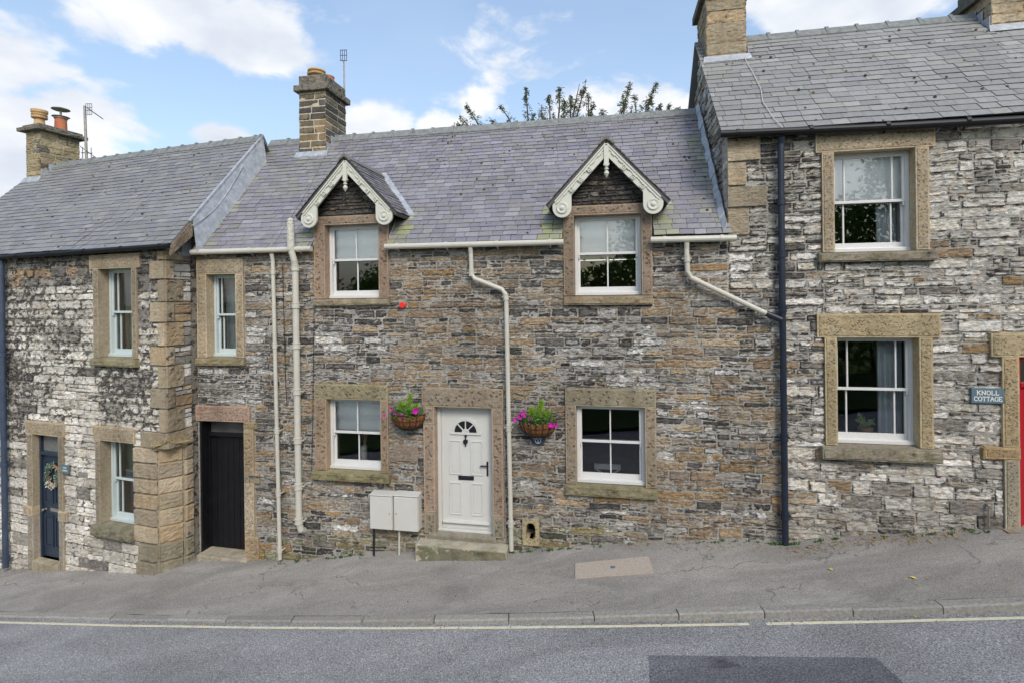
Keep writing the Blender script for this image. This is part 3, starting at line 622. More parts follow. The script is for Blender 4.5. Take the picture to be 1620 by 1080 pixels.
# ================================================================== GROUND
def kerb_line():
    back = [(-420, 950), (-200, 960), (0, 966), (200, 971), (400, 974), (590, 973), (800, 970), (940, 965), (1150, 960), (1350, 953), (1620, 943), (1850, 930), (2200, 905)]
    return [ground_hit(x, y) for x, y in back]
KB = kerb_line()
def kerb_at(x):
    for a, b in zip(KB, KB[1:]):
        if a.x <= x <= b.x: t = (x-a.x)/(b.x-a.x); t = t; return a.y+(b.y-a.y)*t
    return KB[0].y+(x-KB[0].x)*((KB[1].y-KB[0].y)/(KB[1].x-KB[0].x)) if x < KB[0].x else KB[-1].y+(x-KB[-1].x)*((KB[-1].y-KB[-2].y)/(KB[-1].x-KB[-2].x))
def kerb_s(x):      # smoothed
    return sum(kerb_at(x+d)*w_ for d, w_ in ((-1.2, .15), (-.6, .2), (0, .3), (.6, .2), (1.2, .15)))
WC = [(-60, 0), (-10.5, .04), (-8.7, .08), (-6.4, .10), (-5.5, .14), (-4.2, .0), (-2.3, .09), (-1.4, .05), (-.1, 0), (1.83, .04), (3.2, .03), (4.03, -.07), (4.7, -.01), (7, 0), (60, 0)]
def zp(x, y):
    c = 0
    for a, b in zip(WC, WC[1:]):
        if a[0] <= x <= b[0]: t = (x-a[0])/(b[0]-a[0]); t = t*t*(3-2*t); c = a[1]+(b[1]-a[1])*t; break
    wy = max(8.45-.19*x, 0) if x > -5.92 else 7.1-.33*x
    return zg(x, y)+c*clamp(1-(wy-y)/1.1, 0, 1)**1.5
def kdrop(x): return clamp(.052+.0072*(x+1), .022, .12)
def make_ground():
    q = MB(); xs = [-40+.16*i for i in range(501)]; K = 26
    for x in xs:
        y0 = kerb_s(x); y1 = max(8.45-.19*x+1.0, 7.1-.33*x+1.0, y0+2)
        for k in range(K+1):
            y = y0+(y1-y0)*k/K
            q.v.append((x, y, zp(x, y)+.012*nz(x*.8, y*1.5)+.005*nz(x*4, y*5))); q.c.append((1, 1, 1, 0))
    n = K+1
    q.f = [(i*n+j, (i+1)*n+j, (i+1)*n+j+1, i*n+j+1) for i in range(len(xs)-1) for j in range(K)]
    q.build('pavement', MT['pave'], smooth=True, kind='structure')
    # kerb stones
    cuts = [-420, -300, -200, -100, 0, 80, 188, 278, 370, 471, 580, 690, 805, 938, 1071, 1208, 1352, 1502, 1660, 1830, 2000, 2150]
    ks = [ground_hit(x, 966) .x for x in cuts]; ks = [-40+.92*i for i in range(int((ks[0]+40)/.92))]+ks+[ks[-1]+.92*i for i in range(1, 34)]
    q = MB(); r = random.Random(3)
    for a, b in zip(ks, ks[1:]):
        if b-a < .05: continue
        kk = r.uniform(.85, 1.12); c = [k*kk for k in (.27, .26, .235)]; dz = r.uniform(-.006, .006); m = 5; prev = None; vs = []; fs = []
        a += .006; b -= .006
        sh = [(.0, .002), (-.105, .004), (-.125, -.012), (-.132, -.2), (0, -.2)]
        for i in range(m+1):
            x = a+(b-a)*i/m; y = kerb_s(x); z = zg(x, y)
            for (dy, dzz) in sh: vs.append((x, y+dy, z+dz+dzz+.003*nz(x*9, dy*9)))
        for i in range(m):
            for j in range(5): fs.append((i*5+j, i*5+(j+1) % 5, (i+1)*5+(j+1) % 5, (i+1)*5+j))
        fs += [(4, 3, 2, 1, 0), tuple(m*5+j for j in range(5))]
        q.add(vs, fs, tuple(c))
    q.build('kerb', MT['kerb'], kind='structure')
    def zr(x, y): return zg(x, kerb_s(x))-kdrop(x)+.009*(y-kerb_s(x))
    q = MB(); xs = [-40+.125*i for i in range(641)]
    for x in xs:
        y0 = kerb_s(x)-.08; y1 = y0-6.6
        for k in range(21): y = y0+(y1-y0)*k/20; q.v.append((x, y, zr(x, y))); q.c.append((1, 1, 1, 0))
    q.f = [(i*21+j, i*21+j+1, (i+1)*21+j+1, (i+1)*21+j) for i in range(len(xs)-1) for j in range(20)]
    q.build('road', MT['road'], smooth=True, kind='structure')
    def rh(px, py):
        r_ = ray(px, py); t = 6.0
        for _ in range(12): t = (zr(t*r_.x, t)-CAMZ)/r_.z
        return Vector((t*r_.x, t, zr(t*r_.x, t)))
    # edge line
    q = MB(); pts = [(-300, 968), (-100, 979), (0, 984), (200, 989.5), (400, 992.5), (600, 993.5), (800, 992.5), (1000, 990), (1185, 987), (1212, 986.5), (1400, 983), (1620, 977), (1850, 969)]
    W = [rh(*p) for p in pts]
    for i, (a, b) in enumerate(zip(W, W[1:])):
        if pts[i][0] == 1185: continue
        for k in range(24):
            p0 = a.lerp(b, k/24); p1 = a.lerp(b, (k+1)/24)
            def off(p, s): y = p.y+s*.024+.004*nz(p.x*14, s*3); return (p.x, y, zr(p.x, y)+.0055)
            if nz(p0.x*9, 7) > .62: continue
            q.add([off(p0, -1), off(p1, -1), off(p1, 1), off(p0, 1)], [(0, 1, 2, 3)])
    q.build('edge_line', MT['paint'], kind='structure')
    q = MB(); poly = [rh(*p) for p in [(1026, 1036), (1385, 1040), (1432, 1082), (1500, 1140), (1030, 1140)]]
    q.add([(p.x, p.y, zr(p.x, p.y)+.004) for p in poly], [(0, 4, 3, 2, 1)][::-1]); q.build('road_patch', MT['patch'], kind='structure')
    # far side: verge and hillside sheet reaching the horizon
    q = MB(); xs = [-1500, -600, -250, -120, -60]+[-40+4*i for i in range(21)]+[60, 120, 250, 600, 1500]; ys = [-1500, -500, -150, -60, -25, -12, -6, -3, -1, 2, 5, 8, 12, 18, 30, 60, 150, 500, 1500]
    for x in xs:
        for y in ys:
            xx = clamp(x, -60, 60); z = zg(xx, clamp(y, -5, 12))-.45
            if y < -1: z += .12*min(-1-y, 40)*.6
            q.v.append((x, y, z)); q.c.append((1, 1, 1, 0))
    n = len(ys); q.f = [(i*n+j, (i+1)*n+j, (i+1)*n+j+1, i*n+j+1) for i in range(len(xs)-1) for j in range(n-1)]
    q.build('hillside', MT['grass'], smooth=True, kind='structure')
    q = MB()
    for i in range(80):
        x0, x1 = -40+i, -39+i
        def vz(x, y): return zr(x, kerb_s(x)-6.6)+(.1 if y else .6)
        a = [(x0, kerb_s(x0)-6.6, vz(x0, 1)), (x1, kerb_s(x1)-6.6, vz(x1, 1)), (x1, kerb_s(x1)-10, vz(x1, 0)), (x0, kerb_s(x0)-10, vz(x0, 0))]
        q.add(a, [(0, 3, 2, 1)])
    q.build('grass_verge', MT['grass'], kind='structure')
    # chamber cover in the pavement
    g = [ground_hit(*p) for p in [(910, 893), (1026, 883.5), (1034, 906.5), (910, 915.5)]]
    q = MB(); q.hexa([(p.x, p.y, zp(p.x, p.y)-.03) for p in reversed(g)], [(p.x, p.y, zp(p.x, p.y)+.022) for p in reversed(g)])
    th = thing('chamber_cover', (g[3]+g[2])/2, 'pinkish rectangular concrete chamber cover set in the grey pavement', 'cover')
    q.build('slab', MT['cover'], th)
    c = sum(g, Vector())/4; c.z = zp(c.x, c.y)+.01; k = MB(); k.v = []; k.hexa([(c.x-.035, c.y-.03, c.z+.006), (c.x+.035, c.y-.03, c.z+.012), (c.x+.035, c.y+.03, c.z+.012), (c.x-.035, c.y+.03, c.z+.006)], [(c.x-.035, c.y-.03, c.z+.010), (c.x+.035, c.y-.03, c.z+.019), (c.x+.035, c.y+.03, c.z+.019), (c.x-.035, c.y+.03, c.z+.010)])
    k.build('lifting_key', MT['signslate'], th)
    # fallen leaves and grit along wall foot and kerb
    q = MB(); r = random.Random(11)
    def leaf(p, s, c):
        a = r.uniform(0, 6.3); d = Vector((math.cos(a), math.sin(a), r.uniform(-.1, .3)))*s; e = Vector((-math.sin(a), math.cos(a), r.uniform(-.2, .2)))*s*.55; p = p+Vector((0, 0, .014))
        q.add([p-d, p-d*.2+e, p+d, p-d*.2-e], [(0, 1, 2, 3)], c)
    TAN = [(.38, .24, .06), (.3, .17, .06), (.5, .36, .08), (.2, .11, .05), (.16, .1, .06)]
    def wl(px): # wall foot for a picture column
        return px
    for kk in range(1300):
        k = kk*520//1300
        if k < 190: px = r.uniform(1240, 1530); py = 858-(px-1240)*.075+abs(r.gauss(0, 9))+3
        elif k < 300: px = r.uniform(0, 240); py = 899+abs(r.gauss(0, 6))+2
        elif k < 360: px = r.uniform(960, 1240); py = 858+abs(r.gauss(0, 8))
        elif k < 470:
            x = r.uniform(-9, 8); y = kerb_s(x)-.15-abs(r.gauss(0, .04)); leaf(Vector((x, y, zr(x, y))), r.uniform(.008, .018), r.choice(TAN)); continue
        else: px = r.uniform(0, 1620); py = r.uniform(900, 955)
        gp = ground_hit(px, py); gp.z = zp(gp.x, gp.y)+.004; leaf(gp, r.uniform(.007, .02), r.choice(TAN))
    for p in [(1315, 901), (1445, 914)]: leaf(ground_hit(*p), .04, (.75, .6, .1))
    q.build('fallen_leaves', MT['fallen'], kind='stuff', label='small brown and yellow leaves scattered along the pavement', cat='leaves')
make_ground()

# ================================================================== HELPERS FOR HOUSE PARTS
def roof_v(e, rdg, n): return e[1]+(rdg[1]-e[1])*(e[0]-n)/(e[0]-rdg[0])
def roof_pt(fr, e, rdg, px, py):      # where a picture ray meets the roof slope -> (u, n, v)
    lo, hi = rdg[0]-1, e[0]+.5
    for _ in range(40):
        m = (lo+hi)/2; u, v = fr.uv(px, py, m)
        if v > roof_v(e, rdg, m): hi = m
        else: lo = m
    u, v = fr.uv(px, py, m); return u, m, v
def depth_for(fr, u, px, py, lo, hi):  # n at which the vertical edge at u shows at px
    for _ in range(40):
        m = (lo+hi)/2; x, y = proj(fr.P(u, fr.uv(px, py, m)[1], m))
        if (x > px) == (proj(fr.P(u, 5, hi))[0] > proj(fr.P(u, 5, lo))[0]): hi = m
        else: lo = m
    return m
def gutter(house, fr, pts, n, r, mat):
    q = MB(); q.tube([fr.P(u, v, n) for u, v in pts], r, 12)
    a, b = pts[0], pts[-1]; L_ = b[0]-a[0]; k = max(1, int(L_/1.0))
    for i in range(k+1):
        t = (i+.25)/(k+.5); u = a[0]+L_*t; v = a[1]+(b[1]-a[1])*t
        q.tube([fr.P(u-.025, v, n), fr.P(u+.025, v, n)], r*1.13, 12)
        q.bar(fr.P(u, v-r*.6, n), fr.P(u, v-r*1.6, n-.09), .02, .01)
    return q.build('gutter', mat, house, smooth=False)
def pipe(house, fr, pts, r, mat, collars, name='downpipe', n=.09):
    q = MB(); P = [fr.P(p[0], p[1], p[2] if len(p) > 2 else n) for p in pts]; q.tube(P, r, 16)
    for c in collars:
        # position along polyline at height c
        for a, b in zip(P, P[1:]):
            if min(a.z, b.z) <= c <= max(a.z, b.z) and abs(a.z-b.z) > 1e-4:
                t = (c-a.z)/(b.z-a.z); p = a.lerp(b, t); d = (b-a).normalized()
                q.tube([p-d*.045, p+d*.045], r*1.2, 16); q.tube([p-d*.05, p-d*.035], r*1.32, 16); q.tube([p+d*.035, p+d*.05], r*1.32, 16)
                q.bar(p-fr.N*(r*.2)-fr.U*(r*1.9), p-fr.N*(r*.2)+fr.U*(r*1.9), .03, .012)
                q.bar(p-fr.U*(r*1.5)-fr.N*r*.2, p-fr.U*(r*1.5)-fr.N*(r+.05), .02, .02); q.bar(p+fr.U*(r*1.5)-fr.N*r*.2, p+fr.U*(r*1.5)-fr.N*(r+.05), .02, .02)
                break
    return q.build(name, mat, house, smooth=False)
def chimney(house, fr, u0, u1, nf, nb, vb, vt, cap, pal, crs=(.13, .17), wr=(.2, .5), mort=(.42, .39, .32), rough=.006, soot=.4, warp=0, gap=.016):
    q = MB(); q.box(fr, u0+.012, u1-.012, vb, vt, nb+.012, nf-.012, (*mort, .2))
    kw = dict(hr=crs, wr=wr, n0=-.014, h=.012, gap=gap, warp=warp, split=.0, rough=rough)
    rubble(q, Fr(fr.P(0, 0, nf), fr.U, fr.N), u0, u1, vb, vt, [], pal, **kw)
    rs = fr.side(u1, True); rubble(q, rs, -nf, -nb, vb, vt, [], pal, **kw)
    ls = fr.side(u0, False); rubble(q, ls, nb, nf, vb, vt, [], pal, **kw)
    ch = q.build('chimney', MT['chim'], house)
    q = MB(); v = vt
    for (o, h, rr) in cap:
        a = (u0-o, u1+o, v, v+h, nb-o, nf+o); q.box(fr, *a, (.17, .155, .13, .42))
        stone(q, Fr(fr.P(0, 0, a[5]), fr.U, fr.N), a[0], a[1], v+.004, v+h-.004, -.002, .006, (.19, .175, .145), .42, cell=.03, rough=rr, jit=.004)
        rs = fr.side(a[1], True); stone(q, rs, -a[5], -a[4], v+.004, v+h-.004, -.002, .006, (.19, .175, .145), .45, cell=.03, rough=rr, jit=.004)
        v += h
    q.build('chimney_cap', MT['chim'], ch, bevel=.008)
    return ch, v
def pot(ch, p, prof, mat, seg=20):
    q = MB(); q.lathe(p, prof, seg); return q.build('chimney_pot', mat, ch, smooth=False)
def flashing(ch, fr, u0, u1, nf, nb, e, rdg, left=False, right=True, apron=.09):
    q = MB(); v = roof_v(e, rdg, nf)
    sl = (rdg[1]-e[1])/(e[0]-rdg[0])
    q.hexa([fr.P(u0-.07, v-apron*sl+.03, nf+apron), fr.P(u1+.07, v-apron*sl+.03, nf+apron), fr.P(u1+.05, v+.02, nf+.016), fr.P(u0-.05, v+.02, nf+.016)],
           [fr.P(u0-.07, v-apron*sl+.036, nf+apron+.003), fr.P(u1+.07, v-apron*sl+.036, nf+apron+.003), fr.P(u1+.04, v+.075, nf+.022), fr.P(u0-.04, v+.075, nf+.022)])
    q.box(fr, u0-.022, u1+.022, v, v+.07, nf+.0, nf+.02)
    for (on, uu, sgn) in ((right, u1, 1), (left, u0, -1)):
        if not on: continue
        nn_ = nf; k = 0
        while nn_ > max(nb, rdg[0])+.02:
            n2 = max(nn_-.17, rdg[0]); va, vb_ = roof_v(e, rdg, nn_), roof_v(e, rdg, n2)
            a, b = (uu+.014, uu+.022+.002*(k % 2)) if sgn > 0 else (uu-.022, uu-.014)
            q.hexa([fr.P(a, va-.05, nn_), fr.P(b, va-.05, nn_), fr.P(b, vb_-.05, n2), fr.P(a, vb_-.05, n2)], [fr.P(a, vb_+.06, nn_), fr.P(b, vb_+.06, nn_), fr.P(b, vb_+.06, n2), fr.P(a, vb_+.06, n2)])
            nn_ = n2; k += 1
    q.build('flashing', MT['lead'], ch)
def sunk(cols, k=1): return cols
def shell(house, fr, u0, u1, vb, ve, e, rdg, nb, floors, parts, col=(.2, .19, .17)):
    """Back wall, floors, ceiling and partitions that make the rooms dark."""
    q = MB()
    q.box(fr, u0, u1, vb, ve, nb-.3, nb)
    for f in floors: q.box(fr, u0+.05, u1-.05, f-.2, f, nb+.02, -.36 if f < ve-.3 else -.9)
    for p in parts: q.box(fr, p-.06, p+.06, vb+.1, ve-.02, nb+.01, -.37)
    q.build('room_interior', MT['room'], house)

# ================================================================== THE MIDDLE COTTAGE
E_M, R_M = (.13, 5.10), (-2.2, 7.74)
UR = 3.33            # where the taller house begins
house = thing('terraced_cottage', M.P(-1.2, -.1, 0), 'middle stone cottage with purple slate roof, two gabled dormers and pale grey door', 'cottage')
WINS = dict(w1=(-3.31, -2.31, 4.21, 5.49), w2=(1.02, 2.06, 4.21, 5.48), w3=(-3.32, -2.31, 1.23, 2.47), w4=(1.02, 2.08, 1.23, 2.47), w5=(-5.69, -5.09, 3.17, 4.68))
DOOR = (-1.34, -.36, .27, 2.39); DDOOR = (-5.90, -4.95, -.50, 2.01)
def grow(w_, a, b, c, d, s=.02): return (w_[0]-a+s, w_[1]+b-s, w_[2]-c+s, w_[3]+d-s)
EX = [grow(WINS['w1'], .21, .19, .16, .6), grow(WINS['w2'], .17, .18, .17, .6), grow(WINS['w3'], .22, .15, .18, .26), grow(WINS['w4'], .18, .17, .19, .29), grow(WINS['w5'], .2, .19, .17, .28),
      grow(DOOR, .22, .22, .14, .32), grow(DDOOR, .05, .22, .6, .28), (-.98+.98-.02+.13, .42, .17, .62)]
EX[-1] = (.13, .40, .19, .60)
q = MB()
slab(q, M, -5.93, UR, -1.3, 5.06, list(WINS.values())+[DOOR, DDOOR, (.20, .33, .30, .54)], -.34, -.016, (.42, .40, .36, .40))
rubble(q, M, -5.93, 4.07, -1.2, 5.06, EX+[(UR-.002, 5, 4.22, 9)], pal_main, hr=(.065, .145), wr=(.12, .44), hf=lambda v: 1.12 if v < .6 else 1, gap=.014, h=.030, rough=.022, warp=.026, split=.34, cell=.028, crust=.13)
wall = q.build('wall', MT['rub'], house)

# roof
DC = [(-2.81, 1), (1.54, 1)]
apex = M.uv(956, 226, .22); AV = apex[1]; SLD = 1.07; HW = .93
print('APEX', apex, M.uv(541, 253, .22), M.uv(887, 320, .22), M.uv(1030, 317, .22))
DRV = AV+.07          # dormer ridge height
def dcut(cn, cv):
    o = []
    for c, _ in DC:
        h = min(.70, (DRV-cv)/SLD-.02)
        if cn > .0: h = .70
        if h > .02: o.append((c-h, c+h))
    o.append((CU0+.01, CU1-.01)) if cn < CNF-.05 else None
    return o
CU, CNF, _v = roof_pt(M, E_M, R_M, 473, 247)
CU0 = CU; CU1 = roof_pt(M, E_M, R_M, 516, 246)[0]; CU1 = M.uv(516, 246, CNF)[0]
CNB = depth_for(M, CU1, 548, 200, -4.5, CNF)
print('CHIM', CU0, CU1, CNF, CNB)
def lich_main(u, f, r):
    x = 0
    for c in (-3.68, -2.0, .72, 2.38):
        if abs(u-c) < .2 and f < .2: x = max(x, r.uniform(.0, .4))
    if abs(u+5.75) < .2: x = max(x, r.uniform(0, .2))
    if abs(u-3.2) < .16: x = max(x, r.uniform(0, .22))
    if abs(u+4.6) < .5 and f > .4: x = max(x, r.uniform(0, .12))
    return x if x > .03 else r.choice([0, 0, 0, .02, .05])
q = MB()
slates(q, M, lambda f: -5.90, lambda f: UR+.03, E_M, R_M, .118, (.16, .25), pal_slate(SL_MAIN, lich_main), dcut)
roof = q.build('roof', MT['slate'], house)
r2 = MB(); r2.hexa([M.P(-5.9, R_M[1], -2.2), M.P(UR, R_M[1], -2.2), M.P(UR, 5.1, -4.75), M.P(-5.9, 5.1, -4.75)], [M.P(-5.9, R_M[1]+.03, -2.2), M.P(UR, R_M[1]+.03, -2.2), M.P(UR, 5.14, -4.78), M.P(-5.9, 5.14, -4.78)], (.2, .2, .24, 0))
r2.build('rear_slope', MT['slate'], roof)
q = MB(); ridge_tiles(q, M, -5.9, CU0-.02, -2.2, R_M[1]+.02); q.build('ridge_tiles', MT['ridge'], roof); q = MB(); ridge_tiles(q, M, CU1+.02, UR+.02, -2.2, R_M[1]+.02); q.build('ridge_tiles', MT['ridge'], roof)
# scattered moss tufts on the slates
def moss_tufts(roof, fr, e, rdg, u0, u1, count, seed):
    q = MB(); r = random.Random(seed); a = math.atan2(rdg[1]-e[1], e[0]-rdg[0])
    for _ in range(count):
        f = r.random()**.7; u = r.uniform(u0, u1); n = e[0]+(rdg[0]-e[0])*f; v = e[1]+(rdg[1]-e[1])*f; s = r.uniform(.010, .026)
        c = fr.P(u, v+.012, n+.02); q.lathe(c, [(s, 0), (s*.9, s*.5), (s*.4, s*.9)], 6, ax=fr.N*math.sin(a)+Vector((0, 0, math.cos(a))), col=r.choice([(.07, .06, .045, 0), (.12, .1, .05, 0), (.2, .14, .06, 0)]))
    q.build('moss', MT['fallen'], roof, kind='stuff')
moss_tufts(roof, M, E_M, R_M, -1.8, 3.2, 75, 3)
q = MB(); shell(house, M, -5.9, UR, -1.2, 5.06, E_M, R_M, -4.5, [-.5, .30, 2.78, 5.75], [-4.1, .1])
# chimney on the ridge
def pal_chm(fr, u, v, r):
    return mixc(r.choice([(.16, .135, .10), (.2, .17, .12), (.27, .2, .12), (.085, .08, .075), (.11, .10, .09)]), 1, r), .38+r.uniform(-.06, .1)
CT = M.uv(490, 145, CNF)[1]
ch, vt = chimney(house, M, CU0, CU1, CNF, CNB, roof_v(E_M, R_M, CNF)-.3, CT, [(.07, .13, .01), (-.01, .22, .015)], pal_chm, crs=(.135, .16), wr=(.17, .42), mort=(.50, .46, .36), gap=.022)
flashing(ch, M, CU0, CU1, CNF, CNB, E_M, R_M, left=True)
cm_ = (CU0+CU1)/2
pot(ch, M.P(cm_, vt-.01, CNF-.2), [(.13, 0), (.13, .05), (.19, .07), (.2, .10), (.15, .13), (.19, .15), (.185, .18), (.11, .21), (.05, .22)], MT['buff'])
pot(ch, M.P(cm_, vt-.01, CNB+.25), [(.13, 0), (.14, .05), (.15, .06), (.135, .08), (.15, .1), (.135, .12), (.15, .14), (.15, .2), (.16, .22), (.1, .22), (.1, .1)], MT['terra'])

# dormers
PK = (.33, .245, .18); PK2 = (.30, .235, .175)
def dormer(c, win):
    u0, u1, v0, v1 = win; hw = .70
    q = MB()
    lv = v1+.16
    slab(q, M, c-hw, c+hw, 5.06, lv, [(u0, u1, v0, v1)], -.34, -.028, (.12, .11, .1, .4))
    q.prism(M, [(c-hw, lv), (c+hw, lv), (c+hw*.1, AV-.05), (c-hw*.1, AV-.05)], -.34, -.03, (.12, .11, .1, .4))
    rubble(q, M, c-hw, c+hw, lv+.0, AV-.2, [], pal_dark, hr=(.05, .10), wr=(.1, .28), lim=lambda v: (c-(AV-v)/SLD*.86, c+(AV-v)/SLD*.86), rough=.007)
    # cheeks
    for sgn in (-1, 1):
        a, b = sorted((c+sgn*(hw-.12), c+sgn*hw)); nb = E_M[0]-(lv+.0-E_M[1])/1.133
        A = [(-.02, 5.0), (-.02, lv), (nb-.2, lv+.15), (nb-.2, 5.0)]
        q.hexa([M.P(a, A[0][1], A[0][0]), M.P(b, A[0][1], A[0][0]), M.P(b, A[3][1], A[3][0]), M.P(a, A[3][1], A[3][0])], [M.P(a, A[1][1], A[1][0]), M.P(b, A[1][1], A[1][0]), M.P(b, A[2][1], A[2][0]), M.P(a, A[2][1], A[2][0])], (.1, .095, .09, .4))
    d = q.build('dormer', MT['rub'], house)
    # roof of the dormer
    q = MB(); ve = DRV-HW*SLD
    pal = pal_slate([(.17, .16, .185), (.2, .19, .21), (.14, .13, .15)], lambda u, f, r: r.choice([0, 0, .05, .1]))
    def nb_(f): v = ve+(DRV-ve)*f; return E_M[0]-(v-E_M[1])/1.133
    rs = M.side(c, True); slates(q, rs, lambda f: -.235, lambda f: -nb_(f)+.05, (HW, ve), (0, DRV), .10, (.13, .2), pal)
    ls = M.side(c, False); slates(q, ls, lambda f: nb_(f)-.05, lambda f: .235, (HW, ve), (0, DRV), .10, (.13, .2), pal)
    nr = nb_(1)
    th = .045
    for sgn in (-1, 1):
        # board under the slates, front edge ragged dark
        vs = [(0, DRV-.005), (sgn*HW, ve-.005), (sgn*(HW-.03), ve-.005-th), (0, DRV-.005-th)]
        fr_ = [M.P(c+a, v, .215) for a, v in vs]; bk = [M.P(c+vs[0][0], vs[0][1], nr), M.P(c+vs[1][0], vs[1][1], nb_(0)), M.P(c+vs[2][0], vs[2][1], nb_(0)), M.P(c+vs[3][0], vs[3][1], nr)]
        q.hexa(fr_, bk, (.07, .065, .06, 0))
    # ridge cap
    q.hexa([M.P(c-.10, DRV-.085, .25), M.P(c, DRV+.01, .25), M.P(c+.10, DRV-.085, .25), M.P(c, DRV-.02, .25)], [M.P(c-.10, DRV-.085, nr), M.P(c, DRV+.01, nr), M.P(c+.10, DRV-.085, nr), M.P(c, DRV-.02, nr)], (.15, .14, .12, 0))
    q.prism(M, [(c-.125, DRV-.075), (c-.1, DRV-.1), (c, DRV), (c+.1, DRV-.1), (c+.125, DRV-.075), (c, DRV+.045)], nr, .25, (.16, .15, .13, 0))
    q.build('dormer_roof', MT['slate'], d)
    # valley lead
    q = MB()
    for sgn in (-1, 1):
        k = 8; P0 = []; P1 = []
        for i in range(k+1):
            f = i/k; du = HW*(1-f); v = ve+(DRV-ve)*f; n = nb_(f); P0.append(M.P(c+sgn*(du-.05), v+.035, n)); 
            n2 = n+.0; P1.append(M.P(c+sgn*(du+.10), v+.03, n+.0))
        for i in range(k):
            q.hexa([P0[i], P1[i], P1[i+1], P0[i+1]], [p+Vector((0, 0, .008)) for p in (P0[i], P1[i], P1[i+1], P0[i+1])])
        x0 = c+sgn*(HW-.06); x1 = c+sgn*(HW+.24)
        n0 = nb_(0); 
        q.hexa([M.P(x0, ve+.03, n0), M.P(x0, ve-.11, n0+.10), M.P(x1, ve-.07, n0+.05), M.P(x1-sgn*.14, ve+.0, n0)], [p+Vector((0, 0, .01)) for p in [M.P(x0, ve+.03, n0), M.P(x0, ve-.11, n0+.10), M.P(x1, ve-.07, n0+.05), M.P(x1-sgn*.14, ve+.0, n0)]])
        # soaker beside the cheek
        a = c+sgn*(hw+.004); b = c+sgn*(hw+.012)
        q.hexa([M.P(a, 5.12, .06), M.P(b, 5.12, .06), M.P(b, 5.45, -.22), M.P(a, 5.45, -.22)], [M.P(a, 5.27, .03), M.P(b, 5.27, .03), M.P(b, 5.6, -.25), M.P(a, 5.6, -.25)])
    q.build('valley_lead', MT['lead'], d)
    # bargeboards
    DU = (.683, -.731)
    for sgn in (-1, 1):
        o = [(0.0, 0.0), (.79, -.79*SLD)]; cc = (.69, -.97); rr = .148
        o += [(cc[0]+rr, cc[1]+.05)]+[(cc[0]+rr*math.cos(t), cc[1]+rr*math.sin(t)) for t in [-math.pi*i/12 for i in range(13)]]
        o += [(cc[0]-rr, -.775), (0, -.30+.11)]
        pts = [(c+sgn*a, AV+b) for a, b in o]
        if sgn > 0: pts = pts[::-1]
        b = MB(); b.prism(M, pts, .16, .20)
        # upper moulding strip
        for off, nn in ((.0, .215), (.035, .208)):
            P0 = M.P(c+sgn*.01, AV-.012-off*1.4, .2); P1 = M.P(c+sgn*(.80-off*.4), AV-.80*SLD-.012-off, .2)
            b.bar(P0, P1, .022, (nn-.2)*2+.01, up=M.N)
        for i in range(7):
            t = (i+.7)/7.3; p = M.P(c+sgn*.78*t, AV-.78*SLD*t-.075, .204); b.bar(p, p+(M.U*sgn*.05+Vector((0, 0, -.053))), .014, .03, up=M.N)
        b.lathe(M.P(c+sgn*cc[0], AV+cc[1], .198), [(.092, 0), (.092, .014), (.08, .022), (.055, .016), (.05, .01), (.034, .012), (.028, .03), (.012, .036)], 24, ax=M.N)
        for t in (.33, .56, .79):
            u = c+sgn*(.60*t+.06); v = AV-.60*SLD*t-.155-.03
            s_ = .042
            b.bar(M.P(u-s_, v, .2), M.P(u, v-s_, .2), .016, .05, up=M.N); b.bar(M.P(u+s_, v, .2), M.P(u, v-s_, .2), .016, .05, up=M.N)
            for dx, dy in ((0, .035), (.03, .012), (-.03, .012), (0, -.004)): b.box(M, u+dx-.009, u+dx+.009, v+dy-.009, v+dy+.009, .2, .222)
        b.build('bargeboard', MT['stonepaint'], d)
    b = MB(); b.box(M, c-.036, c+.036, AV-.33, AV-.045, .19, .226)
    b.box(M, c-.045, c+.045, AV-.345, AV-.325, .18, .235)
    b.lathe(M.P(c, AV-.535, .205), [(.004, 0), (.02, .025), (.04, .06), (.037, .085), (.018, .105), (.02, .115), (.034, .125), (.034, .14), (.018, .15), (.022, .16), (.036, .175), (.036, .195)], 18)
    b.build('finial', MT['stonepaint'], d)
for (c, _), k in zip(DC, ('w1', 'w2')): dormer(c, WINS[k])

# windows
w1, g1 = sash_window(house, M, *WINS['w1'], .13, [.5], MT['white'], mid=.52)
surround(w1, M, *WINS['w1'], .19, .15, .0, .015, .12, MT['pink'], [(*PK2,), (*PK,)], jl=.21, jr=.18, sillcol=(.3, .25, .17), sprj=.05)
w2, g2 = sash_window(house, M, *WINS['w2'], .13, [.5], MT['white'], mid=.52)
surround(w2, M, *WINS['w2'], .17, .15, .0, .0, .15, MT['pink'], [(*PK2,), (.27, .21, .155)], jl=.17, jr=.16, sillcol=(.3, .24, .16), sprj=.05)
w3, g3 = sash_window(house, M, *WINS['w3'], .11, [.5], MT['white'], mid=.5)
surround(w3, M, *WINS['w3'], .2, .26, .0, .03, .15, MT['pink'], [(.30, .265, .17), (.32, .245, .17)], jl=.22, jr=.14, sillcol=(.26, .23, .13), sprj=.1)
w4, g4 = sash_window(house, M, *WINS['w4'], .08, [.5], MT['white'], mid=.52)
surround(w4, M, *WINS['w4'], .18, .28, .0, .01, .17, MT['pink'], [(.29, .255, .18), (.31, .255, .185)], jl=.17, jr=.17, sillcol=(.25, .225, .14), sprj=.06)
w5, g5 = sash_window(house, M, *WINS['w5'], .16, [.2, .8], MT['pale_blue'], mid=.5)
surround(w5, M, *WINS['w5'], .18, .27, .0, .02, .14, MT['trim'], [BUFF[1], BUFF[0]], jl=.2, jr=.16, sillcol=(.27, .23, .14), sprj=.06)

